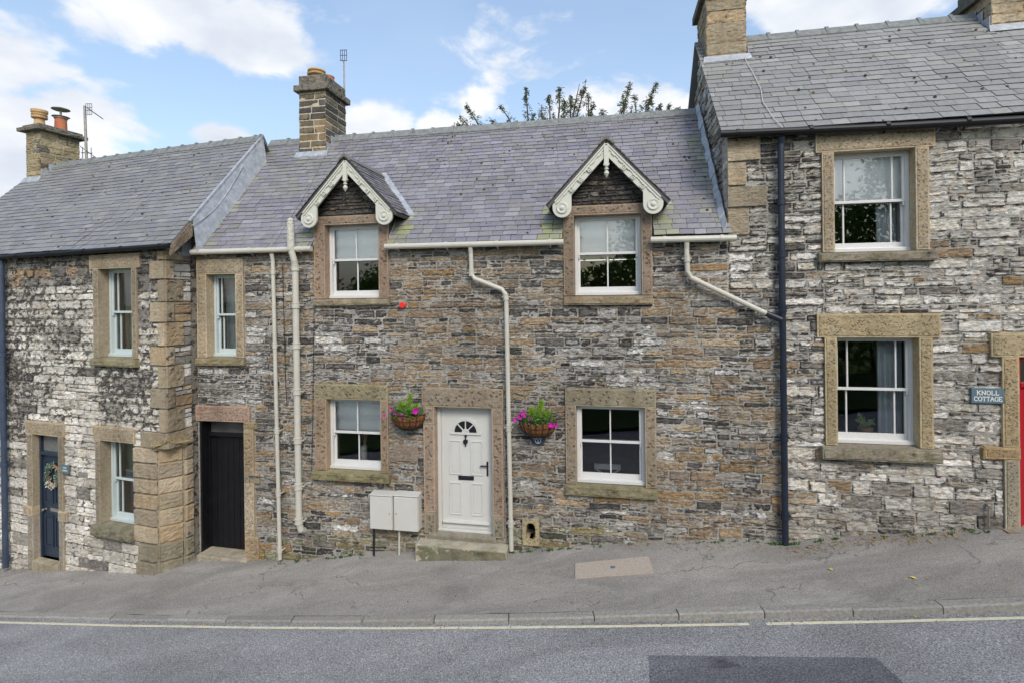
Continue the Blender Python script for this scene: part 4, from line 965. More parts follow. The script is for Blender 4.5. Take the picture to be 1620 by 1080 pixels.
# front door
def panel(q, fr, u0, u1, v0, v1, n, t=.022, h=.014):
    rect(q, fr, u0, u1, v0, v1, n-.001, n+h, t)
    q.box(fr, u0+t+.022, u1-t-.022, v0+t+.022, v1-t-.022, n-.001, n+h*.55)
def front_door():
    a, b, c, d = DOOR; n = -.12
    f = MB(); rect(f, M, a, b, c, d, n-.08, n+.005, .06, .03, .06); f.box(M, a-.0, b+.0, c-.0, c+.025, n-.05, n+.03)
    f.box(M, a+.08, b-.08, c+.14, c+.165, n-.03, n+.03)     # weather bar
    fo = f.build('door', MT['grey_door'], house, bevel=.003)
    q = MB(); a2, b2, c2, d2 = a+.063, b-.063, c+.033, d-.063; nn = n-.02
    q.box(M, a2, b2, c2, d2, nn-.045, nn)
    w_ = b2-a2; mid = (a2+b2)/2
    for (x0, x1) in ((a2+.135, a2+.345), (b2-.345, b2-.135)):
        panel(q, M, x0, x1, 1.22, 1.80, nn); panel(q, M, x0, x1, .54, 1.09, nn)
    q.box(M, a2+.06, b2-.06, c2+.10, c2+.15, nn-.001, nn+.018)
    rect(q, M, a2+.02, b2-.02, c2+.02, d2-.02, nn-.002, nn+.006, .012)
    # fanlight
    R1, R2, fv = .245, .195, 1.935
    for i in range(20):
        t0, t1 = math.pi*i/20, math.pi*(i+1)/20
        q.prism(M, [(mid+R2*math.cos(t0), fv+R2*math.sin(t0)), (mid+R1*math.cos(t0), fv+R1*math.sin(t0)), (mid+R1*math.cos(t1), fv+R1*math.sin(t1)), (mid+R2*math.cos(t1), fv+R2*math.sin(t1))], nn-.001, nn+.02)
        q.prism(M, [(mid+.0*math.cos(t0), fv), (mid+.065*math.cos(t0), fv+.065*math.sin(t0)), (mid+.065*math.cos(t1), fv+.065*math.sin(t1))], nn-.001, nn+.019)
    q.box(M, mid-.27, mid+.27, fv-.035, fv, nn-.001, nn+.022)
    for k in (1, 2, 3):
        t = math.pi*k/4; q.bar(M.P(mid+.05*math.cos(t), fv+.05*math.sin(t), nn+.008), M.P(mid+.21*math.cos(t), fv+.21*math.sin(t), nn+.008), .018, .016, up=M.N)
    lf = q.build('leaf', MT['grey_door'], fo, bevel=.002)
    q = MB()
    for i in range(20):
        t0, t1 = math.pi*i/20, math.pi*(i+1)/20
        q.prism(M, [(mid, fv), (mid+.2*math.cos(t0), fv+.2*math.sin(t0)), (mid+.2*math.cos(t1), fv+.2*math.sin(t1))], nn-.004, nn+.003)
    q.build('fanlight_glass', plain('dark_glass', (.02, .022, .025), .05, .6, var=.1), fo)
    q = MB()
    q.prism(M, [(mid, 1.72), (mid+.035, 1.765), (mid+.042, 1.80), (mid+.02, 1.82), (mid, 1.80), (mid-.02, 1.82), (mid-.042, 1.80), (mid-.035, 1.765)], nn, nn+.03)
    q.lathe(M.P(mid, 1.70, nn+.015), [(.008, 0), (.014, .012), (.006, .03)], 10); q.bar(M.P(mid, 1.81, nn+.012), M.P(mid, 1.91, nn+.012), .014, .02, up=M.N); q.lathe(M.P(mid, 1.875, nn), [(.025, 0), (.02, .02), (.008, .03)], 12, ax=M.N)
    q.build('knocker', MT['blackp'], fo)
    q = MB(); q.box(M, mid-.135, mid+.135, 1.135, 1.205, nn, nn+.012); q.box(M, mid-.11, mid+.11, 1.15, 1.19, nn+.012, nn+.018); q.build('letterbox', MT['blackp'], fo, bevel=.003)
    q = MB(); hx = b2-.055; q.box(M, hx-.014, hx+.014, 1.22, 1.46, nn, nn+.012); q.bar(M.P(hx, 1.40, nn+.045), M.P(hx-.115, 1.395, nn+.045), .018, .016, up=M.N); q.bar(M.P(hx, 1.40, nn), M.P(hx, 1.40, nn+.05), .02, .02)
    q.lathe(M.P(hx, 1.27, nn+.01), [(.01, 0), (.01, .008)], 10, ax=M.N)
    q.build('handle', MT['blackp'], fo)
    # stone surround
    q = MB(); block(q, M, a-.22, b+.2, d, d+.32, -.26, .035, (.30, .25, .185)); q.build('lintel', MT['pink'], fo)
    for (x0, x1) in ((a-.20, a), (b, b+.19)):
        q = MB(); z = c
        for zz, col in ((c+.35, (.27, .235, .18)), (d-.30, (.33, .255, .19)), (d-.003, (.31, .25, .19))):
            block(q, M, x0, x1, z+.003, zz-.003, -.26, .03, col, marg=.03); z = zz
        q.build('jamb', MT['pink'], fo)
    q = MB(); block(q, M, a-.12, b+.05, c-.075, c, -.3, .05, (.27, .25, .2)); block(q, M, a-.02, b+.0, c-.28, c-.08, -.3, .035, (.16, .15, .12)); q.build('threshold', MT['step'], fo)
front_door()
# dark passage door
def plank_door():
    a, b, c, d = DDOOR; n = -.2; fo = MB(); rect(fo, M, a, b, c, d, n-.1, n, .05, .0, .05); fo.box(M, a+.05, b-.05, d-.33, d-.27, n-.09, n+.03); fo.box(M, a, a+.035, c, d-.051, n, -.02)
    o = fo.build('door', MT['black'], house, bevel=.003, label='tall black boarded passage door')
    q = MB(); k = 7; w_ = (b-a-.10)/k
    for i in range(k): q.box(M, a+.05+i*w_+.0035, a+.05+(i+1)*w_-.0035, c+.02, d-.335, n-.07+rng.uniform(-.002, .002), n-.03+rng.uniform(-.002, .002))
    q.box(M, a+.06, b-.06, c+.03, d-.34, n-.075, n-.06)
    q.build('leaf', MT['black'], o, bevel=.002)
    q = MB(); q.box(M, a+.05, b-.05, d-.27, d-.05, n-.05, n-.04); q.build('transom_panel', plain('sooty_panel', (.10, .10, .095), .6, .3, var=.5, scale=4), o)
    q = MB(); q.lathe(M.P(b-.13, .98, n-.02), [(.03, 0), (.03, .01), (.014, .012), (.014, .03), (.026, .04), (.022, .055)], 14, ax=M.N); q.build('handle', MT['steel'], o); q = MB(); q.box(M, b-.2, b-.09, 1.27, 1.3, n-.03, n-.015); q.build('latch', MT['steel'], o)
    q = MB(); block(q, M, a-.04, b+.12, d, d+.28, -.3, .03, (.36, .26, .2)); q.build('lintel', MT['trim'], o)
    q = MB(); z = c-.1
    for zz, wd, col in ((.0+c+.45, .27, BUFF[4]), (c+1.42, .19, BUFF[2]), (c+1.6, .3, BUFF[1]), (d-.12, .19, BUFF[4]), (d, .26, (.3, .24, .14))):
        block(q, M, b, b+wd, z+.003, zz-.003, -.3, .028, col, marg=.012, rough=.01); z = zz
    q.build('jamb', MT['trim'], o)
    q = MB(); g = zg(M.P(a+.5, 0).x, M.P(a+.5, 0).y); q.prism(M, [(a+.02, c-.2), (b+.12, c-.2), (b+.1, g+.15), (a+.5, g+.16), (a+.02, g+.17)], -.25, .12, (.36, .32, .25, .3)); q.build('threshold', MT['step'], o, bevel=.02)
plank_door()

# gutters
CR = MT['cream']
gutter(house, M, [(-5.90, 5.08), (-3.50, 5.075)], .13, .048, CR)
gutter(house, M, [(-2.14, 5.07), (.86, 5.055)], .13, .048, CR)
gutter(house, M, [(2.19, 5.045), (3.42, 5.035)], .13, .048, CR)
def px2(fr, pts, n): return [fr.uv(x, y, n) for x, y in pts]
p = px2(M, [(432, 402), (433, 470), (443, 884)], .09); p[0] = (p[0][0], p[0][1]); pipe(house, M, [(p[0][0], p[0][1], .13), (p[0][0], p[0][1]-.12, .1)]+p[1:], .034, CR, [4.7, 3.4, 1.9, .8, -.2])
p = px2(M, [(463, 352), (464, 395), (467, 415), (473, 826), (475, 838)], .11)
q2 = [(p[0][0], p[0][1], .17), (p[1][0], p[1][1]-.02, .17), (p[2][0], p[2][1]+.03, .14), (p[2][0], p[2][1]-.07, .11), (p[3][0], p[3][1], .11), (p[4][0], p[4][1]+.0, .09), (p[4][0]+.005, p[4][1]-.05, .0)]
sp = pipe(house, M, q2, .055, CR, [4.75, 4.1, 3.4, 2.6, 1.75, .95, .35], name='soil_pipe')
q = MB(); q.lathe(M.P(p[0][0], p[0][1]-.5, .17), [(.062, 0), (.062, .46), (.066, .47), (.05, .5), (.055, .53), (.03, .56), (.01, .57)], 16); q.build('vent_cowl', plain('lichened_pipe', (.5, .49, .42), .8, .3, var=.35, scale=25, dirt=.5), sp)
p = px2(M, [(745, 392), (746, 434), (751, 441), (794, 458), (800, 466), (801, 480), (809, 870)], .09)
pipe(house, M, [(p[0][0], p[0][1], .13), (p[0][0], p[0][1]-.1, .1)]+p[1:], .037, CR, [4.6, 4.2, 2.1, .55])
p = px2(M, [(1086, 384), (1088, 430), (1094, 440), (1216, 498)], .1)
pipe(house, M, [(p[0][0], p[0][1], .13), (p[0][0], p[0][1]-.1, .1)]+p[1:], .038, CR, [4.75, 4.42])
q = MB(); a, b = px2(M, [(1212, 496), (1236, 506)], .1); q.tube([M.P(*a, .1), M.P(*b, .1)], .045, 14); q.build('pipe_joint', MT['bluepipe'], house)
# cellar vent stone
q = MB(); slab(q, M, .13, .40, .19, .60, [(.20, .33, .30, .54)], -.2, .03, (.38, .32, .19, .3)); 
for s_ in (-1, 1): q.prism(M, [(.265+s_*.078, .553), (.265+s_*.012, .553), (.265+s_*.04, .545), (.265+s_*.06, .522), (.265+s_*.071, .49), (.265+s_*.078, .455)][::s_], -.2, .028, (.38, .32, .19, .3)); q.prism(M, [(.265+s_*.078, .288), (.265+s_*.078, .33), (.265+s_*.06, .305), (.265+s_*.03, .289)][::s_], -.2, .028, (.38, .32, .19, .3))
vs_ = q.build('cellar_vent', MT['trim'], house, label='buff stone with arched dark vent hole')
# date stone
q = MB(); a = M.uv(623, 702); b = M.uv(661, 729); block(q, M, a[0], b[0], b[1], a[1], -.1, .01, (.30, .245, .19), soot=.2, marg=.01, rough=.003)
for (x, y, w_, h_) in ((.12, .45, .2, .3), (.4, .2, .04, .6), (.5, .5, .25, .08), (.15, .2, .3, .08), (.62, .2, .04, .4), (.55, .15, .2, .06)):
    W, H = b[0]-a[0], a[1]-b[1]; q.box(M, a[0]+W*x, a[0]+W*(x+w_), b[1]+H*y, b[1]+H*(y+h_), .015, .026, (.28, .23, .175, .2))
q.build('date_stone', MT['pink'], house, label='worn carved date stone left of the pale door')
# thin cables
q = MB()
def cable(fr, pts, n, r=.006):
    P = [fr.P(u, v, n+.004*nz(u*4, v*4)) for u, v in px2(fr, pts, n)]; q.tube(P, r, 6)
cable(M, [(615, 489), (700, 487), (800, 484), (888, 483)], .03, .005); cable(M, [(447, 420), (449, 500), (452, 610), (454, 640)], .03, .006); cable(M, [(497, 490), (496, 560), (495, 640), (493, 745), (512, 742)], .035, .005); cable(M, [(394, 752), (420, 755), (436, 762)], .06, .006)
q.build('cable', MT['blackp'], house)

# ================================================================== RIGHT-HAND HOUSE
E_R, R_R = (.13, 6.60), (-2.2, 9.03); UE = 10.6
hr_ = thing('terraced_cottage', M.P(6.5, .8, 0), 'taller right-hand house of whitish limestone with grey slate roof and red door', 'house')
RW1 = (4.79, 5.84, 4.80, 6.25); RW2 = (4.80, 5.86, 2.00, 3.56); RD = (7.07, 8.0, .93, 3.30); RW3 = (8.6, 9.6, 4.80, 6.25)
q = MB()
slab(q, M, UR, UE, -1.0, 6.56, [RW1, RW2, RD, RW3], -.34, -.018, (.42, .40, .36, .42))
QB = []; z = 5.08; k = 0
for h_, w_ in ((.42, .30), (.33, .56), (.36, .27), (.36, .47), (.2, .24)): QB.append((UR-.005, UR+w_, z, z+h_)); z += h_+.0
EXR = [grow(RW1, .16, .17, .17, .36), grow(RW2, .17, .17, .19, .36), grow(RD, .2, .3, .9, .36), grow(RW3, .16, .16, .17, .3)]+[(a+.0, b-.0, c, d) for a, b, c, d in QB]+[(6.62, 6.94, 1.87, 2.05)]
rubble(q, M, UR, UE, -1.0, 6.54, EXR+[(0, 4.07, -3, 4.22)], pal_right, hr=(.09, .19), wr=(.13, .44), hf=lambda v: 1.25 if v < 1.9 else 1, gap=.014, h=.030, warp=.018, rough=.024, split=.3, crust=.17, cell=.03)
for i, (a, b, c, d) in enumerate(QB): stone(q, M, a+.003, b-.006, c+.006, d-.006, -.03, .05, BUFF[(i*2+1) % 5], .34, rough=.012, jit=.004)
stone(q, M, 6.62, 6.94, 1.875, 2.05, -.03, .06, (.40, .28, .14), .25, rough=.01)
GL = M.side(UR, False)      # left gable
slab(q, GL, -4.5, -.03, 4.6, 6.6, [], -.3, -.03, (.36, .33, .27, .3))
q.prism(GL, [(-4.5, 6.6), (-.03, 6.6), (-2.2, 8.98)], -.3, -.03, (.36, .33, .27, .3))
rubble(q, GL, -4.4, -.0, 4.9, 8.95, [], pal_gable, hr=(.08, .15), wr=(.12, .4), lim=lambda v: (-4.4 if v < 6.6 else -4.4+(v-6.6)*.92, -.0 if v < 6.6 else -(v-6.6)*.925), rough=.014)
q.build('wall', MT['rubr'], hr_)
q = MB()
CR0 = M.uv(1114, 95, -1.85)[0]; CR1 = M.uv(1177, 92, -1.85)[0]
_, CRN, _ = roof_pt(M, E_R, R_R, 1146, 95)
C20, C2N, _ = roof_pt(M, E_R, R_R, 1568, 48); C20 = M.uv(1568, 48, C2N)[0]
print('RCH', CR0, CR1, CRN, C20, C2N)
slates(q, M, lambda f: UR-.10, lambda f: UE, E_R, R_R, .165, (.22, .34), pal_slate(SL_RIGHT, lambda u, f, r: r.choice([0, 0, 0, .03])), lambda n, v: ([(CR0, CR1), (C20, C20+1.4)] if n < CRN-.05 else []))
rf = q.build('roof', MT['slate'], hr_)
r2 = MB(); r2.hexa([M.P(UR-.1, R_R[1], -2.2), M.P(UE, R_R[1], -2.2), M.P(UE, 6.6, -4.6), M.P(UR-.1, 6.6, -4.6)], [M.P(UR-.1, R_R[1]+.04, -2.2), M.P(UE, R_R[1]+.04, -2.2), M.P(UE, 6.64, -4.63), M.P(UR-.1, 6.64, -4.63)], (.2, .2, .2, 0)); r2.build('rear_slope', MT['slate'], rf)
q = MB(); ridge_tiles(q, M, CR1+.03, C20-.03, -2.2, R_R[1]+.02, ln=.5); q.build('ridge_tiles', MT['ridge'], rf); q = MB(); ridge_tiles(q, M, C20+1.43, UE, -2.2, R_R[1]+.02, ln=.5); q.build('ridge_tiles', MT['ridge'], rf)
moss_tufts(rf, M, E_R, R_R, 3.6, 8, 60, 5)
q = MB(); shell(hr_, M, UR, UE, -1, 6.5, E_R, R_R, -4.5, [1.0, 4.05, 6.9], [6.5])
def pal_cr(fr, u, v, r):
    return mixc(r.choice(BUFF), 1, r), .30+r.uniform(-.08, .16)
CRB = CRN-.95
ch, vt = chimney(hr_, M, CR0, CR1, CRN, CRB, roof_v(E_R, R_R, CRN)-.3, M.uv(1146, -8, CRN)[1], [(.08, .14, .01), (-.02, .2, .012)], pal_cr, crs=(.16, .22), wr=(.28, .6), mort=(.33, .27, .18), rough=.016, gap=.014)
flashing(ch, M, CR0, CR1, CRN, CRB, E_R, R_R)
pot(ch, M.P((CR0+CR1)/2, vt, CRN-.3), [(.13, 0), (.12, .3), (.15, .32), (.15, .36), (.1, .36)], MT['buff'])
ch, vt = chimney(hr_, M, C20, C20+1.4, C2N, C2N-.9, roof_v(E_R, R_R, C2N)-.3, M.uv(1590, -15, C2N)[1], [(.08, .14, .01), (-.02, .2, .012)], pal_cr, crs=(.16, .22), wr=(.28, .6), mort=(.33, .27, .18), rough=.016, gap=.014)
flashing(ch, M, C20, C20+1.4, C2N, C2N-.9, E_R, R_R, left=True)
pot(ch, M.P(C20+.4, vt, C2N-.4), [(.13, 0), (.12, .3), (.15, .32), (.15, .36), (.1, .36)], MT['buff']); pot(ch, M.P(C20+1, vt, C2N-.4), [(.13, 0), (.12, .3), (.15, .32), (.15, .36), (.1, .36)], MT['terra'])
# lead strip where the lower roof meets the gable
q = MB()
for i in range(14):
    f0, f1 = i/14, (i+1)/14
    P = [M.P(UR-x, E_M[1]+(R_M[1]-E_M[1])*f+h_, E_M[0]+(R_M[0]-E_M[0])*f) for f in (f0, f1) for x, h_ in ((.09+.02*(i % 2), .035), (.035, .13+.02*(i % 3)))]
    q.hexa([P[0], P[1], P[3], P[2]], [p+Vector((0, 0, .01))-M.U*.006 for p in (P[0], P[1], P[3], P[2])])
q.build('abutment_lead', MT['lead'], hr_)
gutter(hr_, M, [(UR-.12, 6.585), (5.2, 6.535), (7.2, 6.51), (UE, 6.48)], .14, .055, MT['black'])
pp = px2(M, [(1235, 218), (1236, 300), (1243, 860)], .1)
pipe(hr_, M, [(pp[0][0], pp[0][1], .14), (pp[0][0], pp[0][1]-.1, .11)]+pp[1:], .045, MT['bluepipe'], [5.55, 4.78, 3.98, 2.1, .95], name='downpipe')
w_, gg = sash_window(hr_, M, *RW1, .14, [.17, .83], MT['white'], mid=.5)
surround(w_, M, *RW1, .16, .34, .08, .07, .15, MT['trim'], [BUFF[0], BUFF[0]], jl=.16, jr=.17, sillcol=(.25, .22, .165), sprj=.09)
w6, gg6 = sash_window(hr_, M, *RW2, .14, [.17, .83], MT['white'], mid=.5)
surround(w6, M, *RW2, .17, .34, .1, .07, .19, MT['trim'], [(.38, .31, .19), (.38, .31, .19)], jl=.16, jr=.17, sillcol=(.25, .22, .165), sprj=.10)
w_, gg7 = sash_window(hr_, M, *RW3, .14, [.17, .83], MT['white'], mid=.5)
surround(w_, M, *RW3, .16, .3, .08, .07, .15, MT['trim'], [BUFF[0], BUFF[0]], sillcol=(.25, .22, .165), sprj=.09)
q = MB(); a, b, c, d = RD; rect(q, M, a, b, c, d, -.12, -.03, .05, .0, .05); q.box(M, a+.05, b-.05, d-.42, d-.36, -.12, -.02)
dr = q.build('door', MT['red'], hr_, bevel=.003, label='red panelled door at the photo edge')
q = MB(); q.box(M, a+.05, b-.05, c+.02, d-.42, -.12, -.06)
for x0, x1 in ((a+.13, (a+b)/2-.04), ((a+b)/2+.04, b-.13)): panel(q, M, x0, x1, c+.2, c+.85, -.06); panel(q, M, x0, x1, c+1.0, d-.6, -.06)
q.build('leaf', MT['red'], dr); q = MB(); q.box(M, a+.05, b-.05, d-.36, d-.05, -.09, -.08); q.build('transom_pane', MT['glass'], dr)
q = MB(); block(q, M, a-.33, b+.3, d, d+.32, -.3, .03, (.38, .31, .19)); q.build('lintel', MT['trim'], dr)
for x0, x1 in ((a-.2, a), (b, b+.2)):
    q = MB(); block(q, M, x0, x1, 2.06, d, -.3, .026, (.38, .3, .18)); block(q, M, x0-(.22 if x0 < a else 0), x1, 1.90, 2.055, -.3, .035, (.4, .29, .16)); block(q, M, x0+.02, x1, c-.1, 1.895, -.3, .02, (.36, .32, .24), rough=.003); q.build('jamb', MT['trim'], dr)
q = MB(); block(q, M, a-.22, b+.2, c-.2, c, -.3, .14, (.26, .2, .15)); q.build('threshold', MT['step'], dr)

# ================================================================== LEFT-HAND HOUSE
E_L, R_L = (.13, 5.16), (-2.2, 7.70); U0L = -13.2; UC = -6.42
hl = thing('terraced_cottage', L.P(-9, -1.0, 0), 'left-hand house of sooty cream limestone with splayed corner and dark blue door', 'house')
LW1 = (-8.07, -7.21, 3.18, 4.81); LW2 = (-8.07, -7.24, .10, 1.65); LD = (-9.97, -9.22, -.84, 1.63); LW3 = (-11.9, -11.1, 3.18, 4.81)
q = MB(); MC = (.32, .30, .26, .47)
slab(q, L, U0L, UC-.26, -2.2, 5.12, [LW1, LW2, LD, LW3], -.34, -.02, MC)
SV = L.uv(262, 700)[1]        # height where the splay stops
slab(q, L, UC-.26, UC-.02, SV, 5.12, [], -.34, -.028, MC)
S = L.side(UC, True)          # right return wall
slab(q, S, .34, 4.6, -1.5, 5.12, [], -.3, -.028, MC); slab(q, S, .02, .34, SV, 5.12, [], -.3, -.028, MC)
q.prism(S, [(.02, 5.12), (4.4, 5.12), (2.2, 7.55)], -.3, -.03, MC)
# splay core
pa, pb = L.P(UC-.26, 0, -.03), L.P(UC, 0, 0)+S.U*.34-S.N*.03
q.hexa([pa+Vector((0, 0, -1.5)), pb+Vector((0, 0, -1.5)), pb-L.N*.3-L.U*.1+Vector((0, 0, -1.5)), pa-L.N*.3+Vector((0, 0, -1.5))], [pa+Vector((0, 0, SV)), pb+Vector((0, 0, SV)), pb-L.N*.3-L.U*.1+Vector((0, 0, SV)), pa-L.N*.3+Vector((0, 0, SV))], (.42, .34, .22, .2))
Cd = (pb-pa); Cd.z = 0; Cn = Vector((Cd.y, -Cd.x, 0)).normalized(); C_ = Fr(pa, Cd, Cn)
CL = Cd.length
# corner blocks below the stop
cv = [L.uv(243, y)[1] for y in (914, 878, 845, 812, 780, 748, 722, 697)]
cv = [SV-1.95+.0, SV-1.93, SV-1.62, SV-1.33, SV-1.05, SV-.80, SV-.53, SV-.26, SV]
cv = [SV-2.45, SV-2.15, SV-1.83, SV-1.53, SV-1.23, SV-.95, SV-.68, SV-.40, SV-.12]
QL = []
for i in range(8):
    a, b = cv[i]+.007, cv[i+1]-.007; col = BUFF[i % 5]; low = i < 2
    if low: col = (.26, .23, .17)
    wq = .565 if i > 1 else (.44 if i == 1 else .5)
    stone(q, L, UC-.26-wq+.01, UC-.268, a, b, -.03, .055 if not low else .07, col, .34, rough=.010, jit=.002, edge=.02); QL.append((UC-.26-wq, UC+.2, cv[i], cv[i+1]))
    stone(q, C_, .006, CL-.006, a, b, .0, .03 if not low else .045, BUFF[(i+2) % 5] if not low else (.24, .22, .16), .36, rough=.016, jit=.002, edge=.02)
    stone(q, S, .345, .51, a, b, -.03, .055, BUFF[(i+1) % 5] if not low else (.24, .22, .16), .36, rough=.010, jit=.002, edge=.02)
stone(q, L, LW2[1]+.21-.0, UC-.02, cv[8]+.005, SV+.17, -.03, .058, BUFF[1], .36, rough=.008, jit=.002); QL.append((LW2[1]+.2, UC+.2, cv[8], SV+.17)); QL.append((UC-.28, UC+.2, -3, cv[0]))
stone(q, S, .0, .5, cv[8]+.005, SV+.17, -.03, .058, BUFF[3], .36, rough=.01, jit=.002)
# quoins above
z = SV+.17; i = 0
while z < 5.08:
    h_ = min((.42, .36, .40, .34)[i % 4], 5.10-z); wf, ws = ((.36, .16) if i % 2 else (.17, .34))
    stone(q, L, UC-wf, UC-.004, z+.006, z+h_-.006, -.03, .05, BUFF[(i*3) % 5], .37, rough=.006, jit=.002); QL.append((UC-wf, UC, z, z+h_))
    stone(q, S, .004, ws, z+.006, z+h_-.006, -.03, .05, tuple(x*.9 for x in BUFF[(i*2+1) % 5]), .42, rough=.012, jit=.002)
    rubble(q, S, ws, .51, z, z+h_, [], lambda fr, u, v, r: (mixc(r.choice(WHITE+GREY+BROWN[:2]), 1, r), .34), hr=(.14, .2), wr=(.15, .3), h=.035)
    z += h_; i += 1
rubble(q, L, U0L, UC, -2.1, 5.10, [grow(LW1, .14, .12, .16, .27), grow(LW2, .13, .0, .24, .27), grow(LD, .18, .14, .9, .27), grow(LW3, .14, .14, .16, .27)]+QL, pal_left, hr=(.13, .21), wr=(.2, .48), hf=lambda v: 1.15 if v < .6 else .95, gap=.013, warp=.010, split=.12, rough=.024, crust=.085)
q.build('wall', MT['rubl'], hl)
# corbelled stop
q = MB()
for k, (dz, o) in enumerate(((.0, .03), (.045, .02), (.075, .0), (.10, -.06))):
    P0 = L.P(UC-.26-.02-o, SV-.13+dz, .03); P1 = L.P(UC+.035+o, SV-.13+dz, .035+o); P2 = P1; 
tri = lambda z, e: [L.P(UC-.27-e, z, -.05), L.P(UC-.27-e, z, .03+e), L.P(UC+.03+e, z, .03+e), L.P(UC+.03+e, z, -.34-e), L.P(UC-.02, z, -.34)]
def loft(q, rings, col):
    k = len(rings[0]); vs = [p for r_ in rings for p in r_]; fs = [tuple(range(k)), tuple(range(len(vs)-k, len(vs)))[::-1]]
    for i in range(len(rings)-1): fs += [(i*k+j, i*k+(j+1) % k, (i+1)*k+(j+1) % k, (i+1)*k+j) for j in range(k)]
    q.add(vs, fs, col)
def cut(z, e, f):    # plan of the corner: f=1 splayed, f=0 square
    A = L.P(UC-.27-e, z, .03+e*.6); B = L.P(UC+.03+e*.6, z, -.35-e); sq = L.P(UC+.032+e*.6, z, .032+e*.6)
    m1 = A.lerp(sq, 1-f*.98); m2 = B.lerp(sq, 1-f*.98)
    return [L.P(UC-.27-e, z, -.05), A, m1, m2, B, L.P(UC-.1, z, -.35)]
loft(q, [cut(SV-.15, .0, .93), cut(SV-.12, .015, .85), cut(SV-.10, .025, .8), cut(SV-.095, .06, .76), cut(SV-.055, .07, .62), cut(SV-.03, .02, .35), cut(SV+.01, .005, .15), cut(SV+.05, .0, .02), cut(SV+.10, -.002, .01)], (.36, .29, .17, .3))
q.build('corner_corbel', MT['trim'], hl)
# roof
q = MB()
CL1 = -11.0
f_e, f_r = L.uv(268, 388, .13)[0], L.uv(414, 213, -2.2)[0]
print('LV', f_e, f_r)
cu0, cnf, _ = roof_pt(L, E_L, R_L, 41, 287); cu1 = L.uv(64, 289, cnf)[0]; cnb = depth_for(L, cu1, 127, 240, -4.5, cnf)
print('LCH', cu0, cu1, cnf, cnb)
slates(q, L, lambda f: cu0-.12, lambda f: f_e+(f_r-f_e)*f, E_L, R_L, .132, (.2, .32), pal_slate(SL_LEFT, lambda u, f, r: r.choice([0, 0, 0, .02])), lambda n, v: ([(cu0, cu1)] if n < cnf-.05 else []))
rl = q.build('roof', MT['slate'], hl)
r2 = MB(); r2.hexa([L.P(cu0-.1, R_L[1], -2.2), L.P(f_r, R_L[1], -2.2), L.P(f_r, 5.1, -4.6), L.P(cu0-.1, 5.1, -4.6)], [L.P(cu0-.1, R_L[1]+.04, -2.2), L.P(f_r, R_L[1]+.04, -2.2), L.P(f_r, 5.14, -4.63), L.P(cu0-.1, 5.14, -4.63)], (.2, .2, .2, 0)); r2.build('rear_slope', MT['slate'], rl)
q = MB(); ridge_tiles(q, L, cu1+.02, f_r+.01, -2.2, R_L[1]+.02, ln=.42); q.build('ridge_tiles', MT['ridge'], rl)
moss_tufts(rl, L, E_L, R_L, -11.5, -6.6, 60, 9)
# verge board and lead apron down the right-hand side
q = MB()
def lp(f, dv, du): n = E_L[0]+(R_L[0]-E_L[0])*f; return L.P(f_e+(f_r-f_e)*f+du, E_L[1]+(R_L[1]-E_L[1])*f+dv, n)
def mroof(p):      # height of the main roof below a point
    d = p-M.O; n = d.x*M.N.x+d.y*M.N.y; return E_M[1]+(R_M[1]-E_M[1])*(E_M[0]-n)/(E_M[0]-R_M[0])
K = 14
for i in range(K):
    fa, fb = .2+.8*i/K, .2+.8*(i+1)/K
    Q = []
    for f in (fa, fb):
        t = lp(f, .03, .02); b = Vector((t.x, t.y, 0))+S.N*.0+L.U*(.10); b.z = min(mroof(b)+.02, t.z-.12); Q += [t, b]
    q.hexa([Q[0], Q[1], Q[3], Q[2]], [p+L.U*.012 for p in (Q[0], Q[1], Q[3], Q[2])])
q.box(S, .32, .50, 5.02, 5.42, -.02, .02)
for i in range(K):
    fa, fb = .17+.83*i/K, .17+.83*(i+1)/K; q.bar(lp(fa, .035, .02), lp(fb, .035, .02), .05, .03)
P = [lp(f, -.05-.35*math.sin(math.pi*(f-.17)/.55)*(1 if f < .72 else 0)*.6, .05+.03) for f in (.17, .25, .35, .45, .55, .65, .72)]
q.tube(P, .008, 6)
q.build('verge_lead', MT['lead'], hl)
q = MB(); P = [lp(0, -.01, .0), lp(.2, -.01, 0), lp(.2, -.3, 0), lp(.0, -.18, 0)]; q.hexa(P, [p+L.U*.03 for p in P], (.26, .21, .15, .4))
P = [lp(0, -.03, -.05), lp(1, -.03, -.05), lp(1, -.08, -.05), lp(0, -.08, -.05)]; q.hexa(P, [p+L.U*.07 for p in P], (.16, .15, .14, .4)); q.build('verge', MT['trim'], hl)
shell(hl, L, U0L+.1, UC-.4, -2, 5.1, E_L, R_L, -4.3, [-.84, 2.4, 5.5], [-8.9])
q = MB(); q.box(L, U0L, U0L+.3, -2.2, 5.12, -4.5, -.03, MC); q.prism(L.side(U0L+.3, True), [(.03, 5.12), (4.5, 5.12), (2.25, 7.6)], -.3, 0, MC); q.build('gable_wall', MT['rubl'], hl)
def pal_cl(fr, u, v, r): return mixc(r.choice([(.38, .31, .18), (.33, .28, .17), (.3, .25, .16), (.17, .155, .13)]), 1, r), .36+r.uniform(-.06, .12)
ctv = L.uv(50, 208, cnf)[1]
ch, vt = chimney(hl, L, cu0, cu1, cnf, cnb, roof_v(E_L, R_L, cnf)-.3, ctv, [(.12, .09, .02), (.04, .07, .02)], pal_cl, crs=(.11, .16), wr=(.15, .4), mort=(.42, .36, .25), rough=.012, warp=.008)
flashing(ch, L, cu0, cu1, cnf, cnb, E_L, R_L)
mu = (cu0+cu1)/2
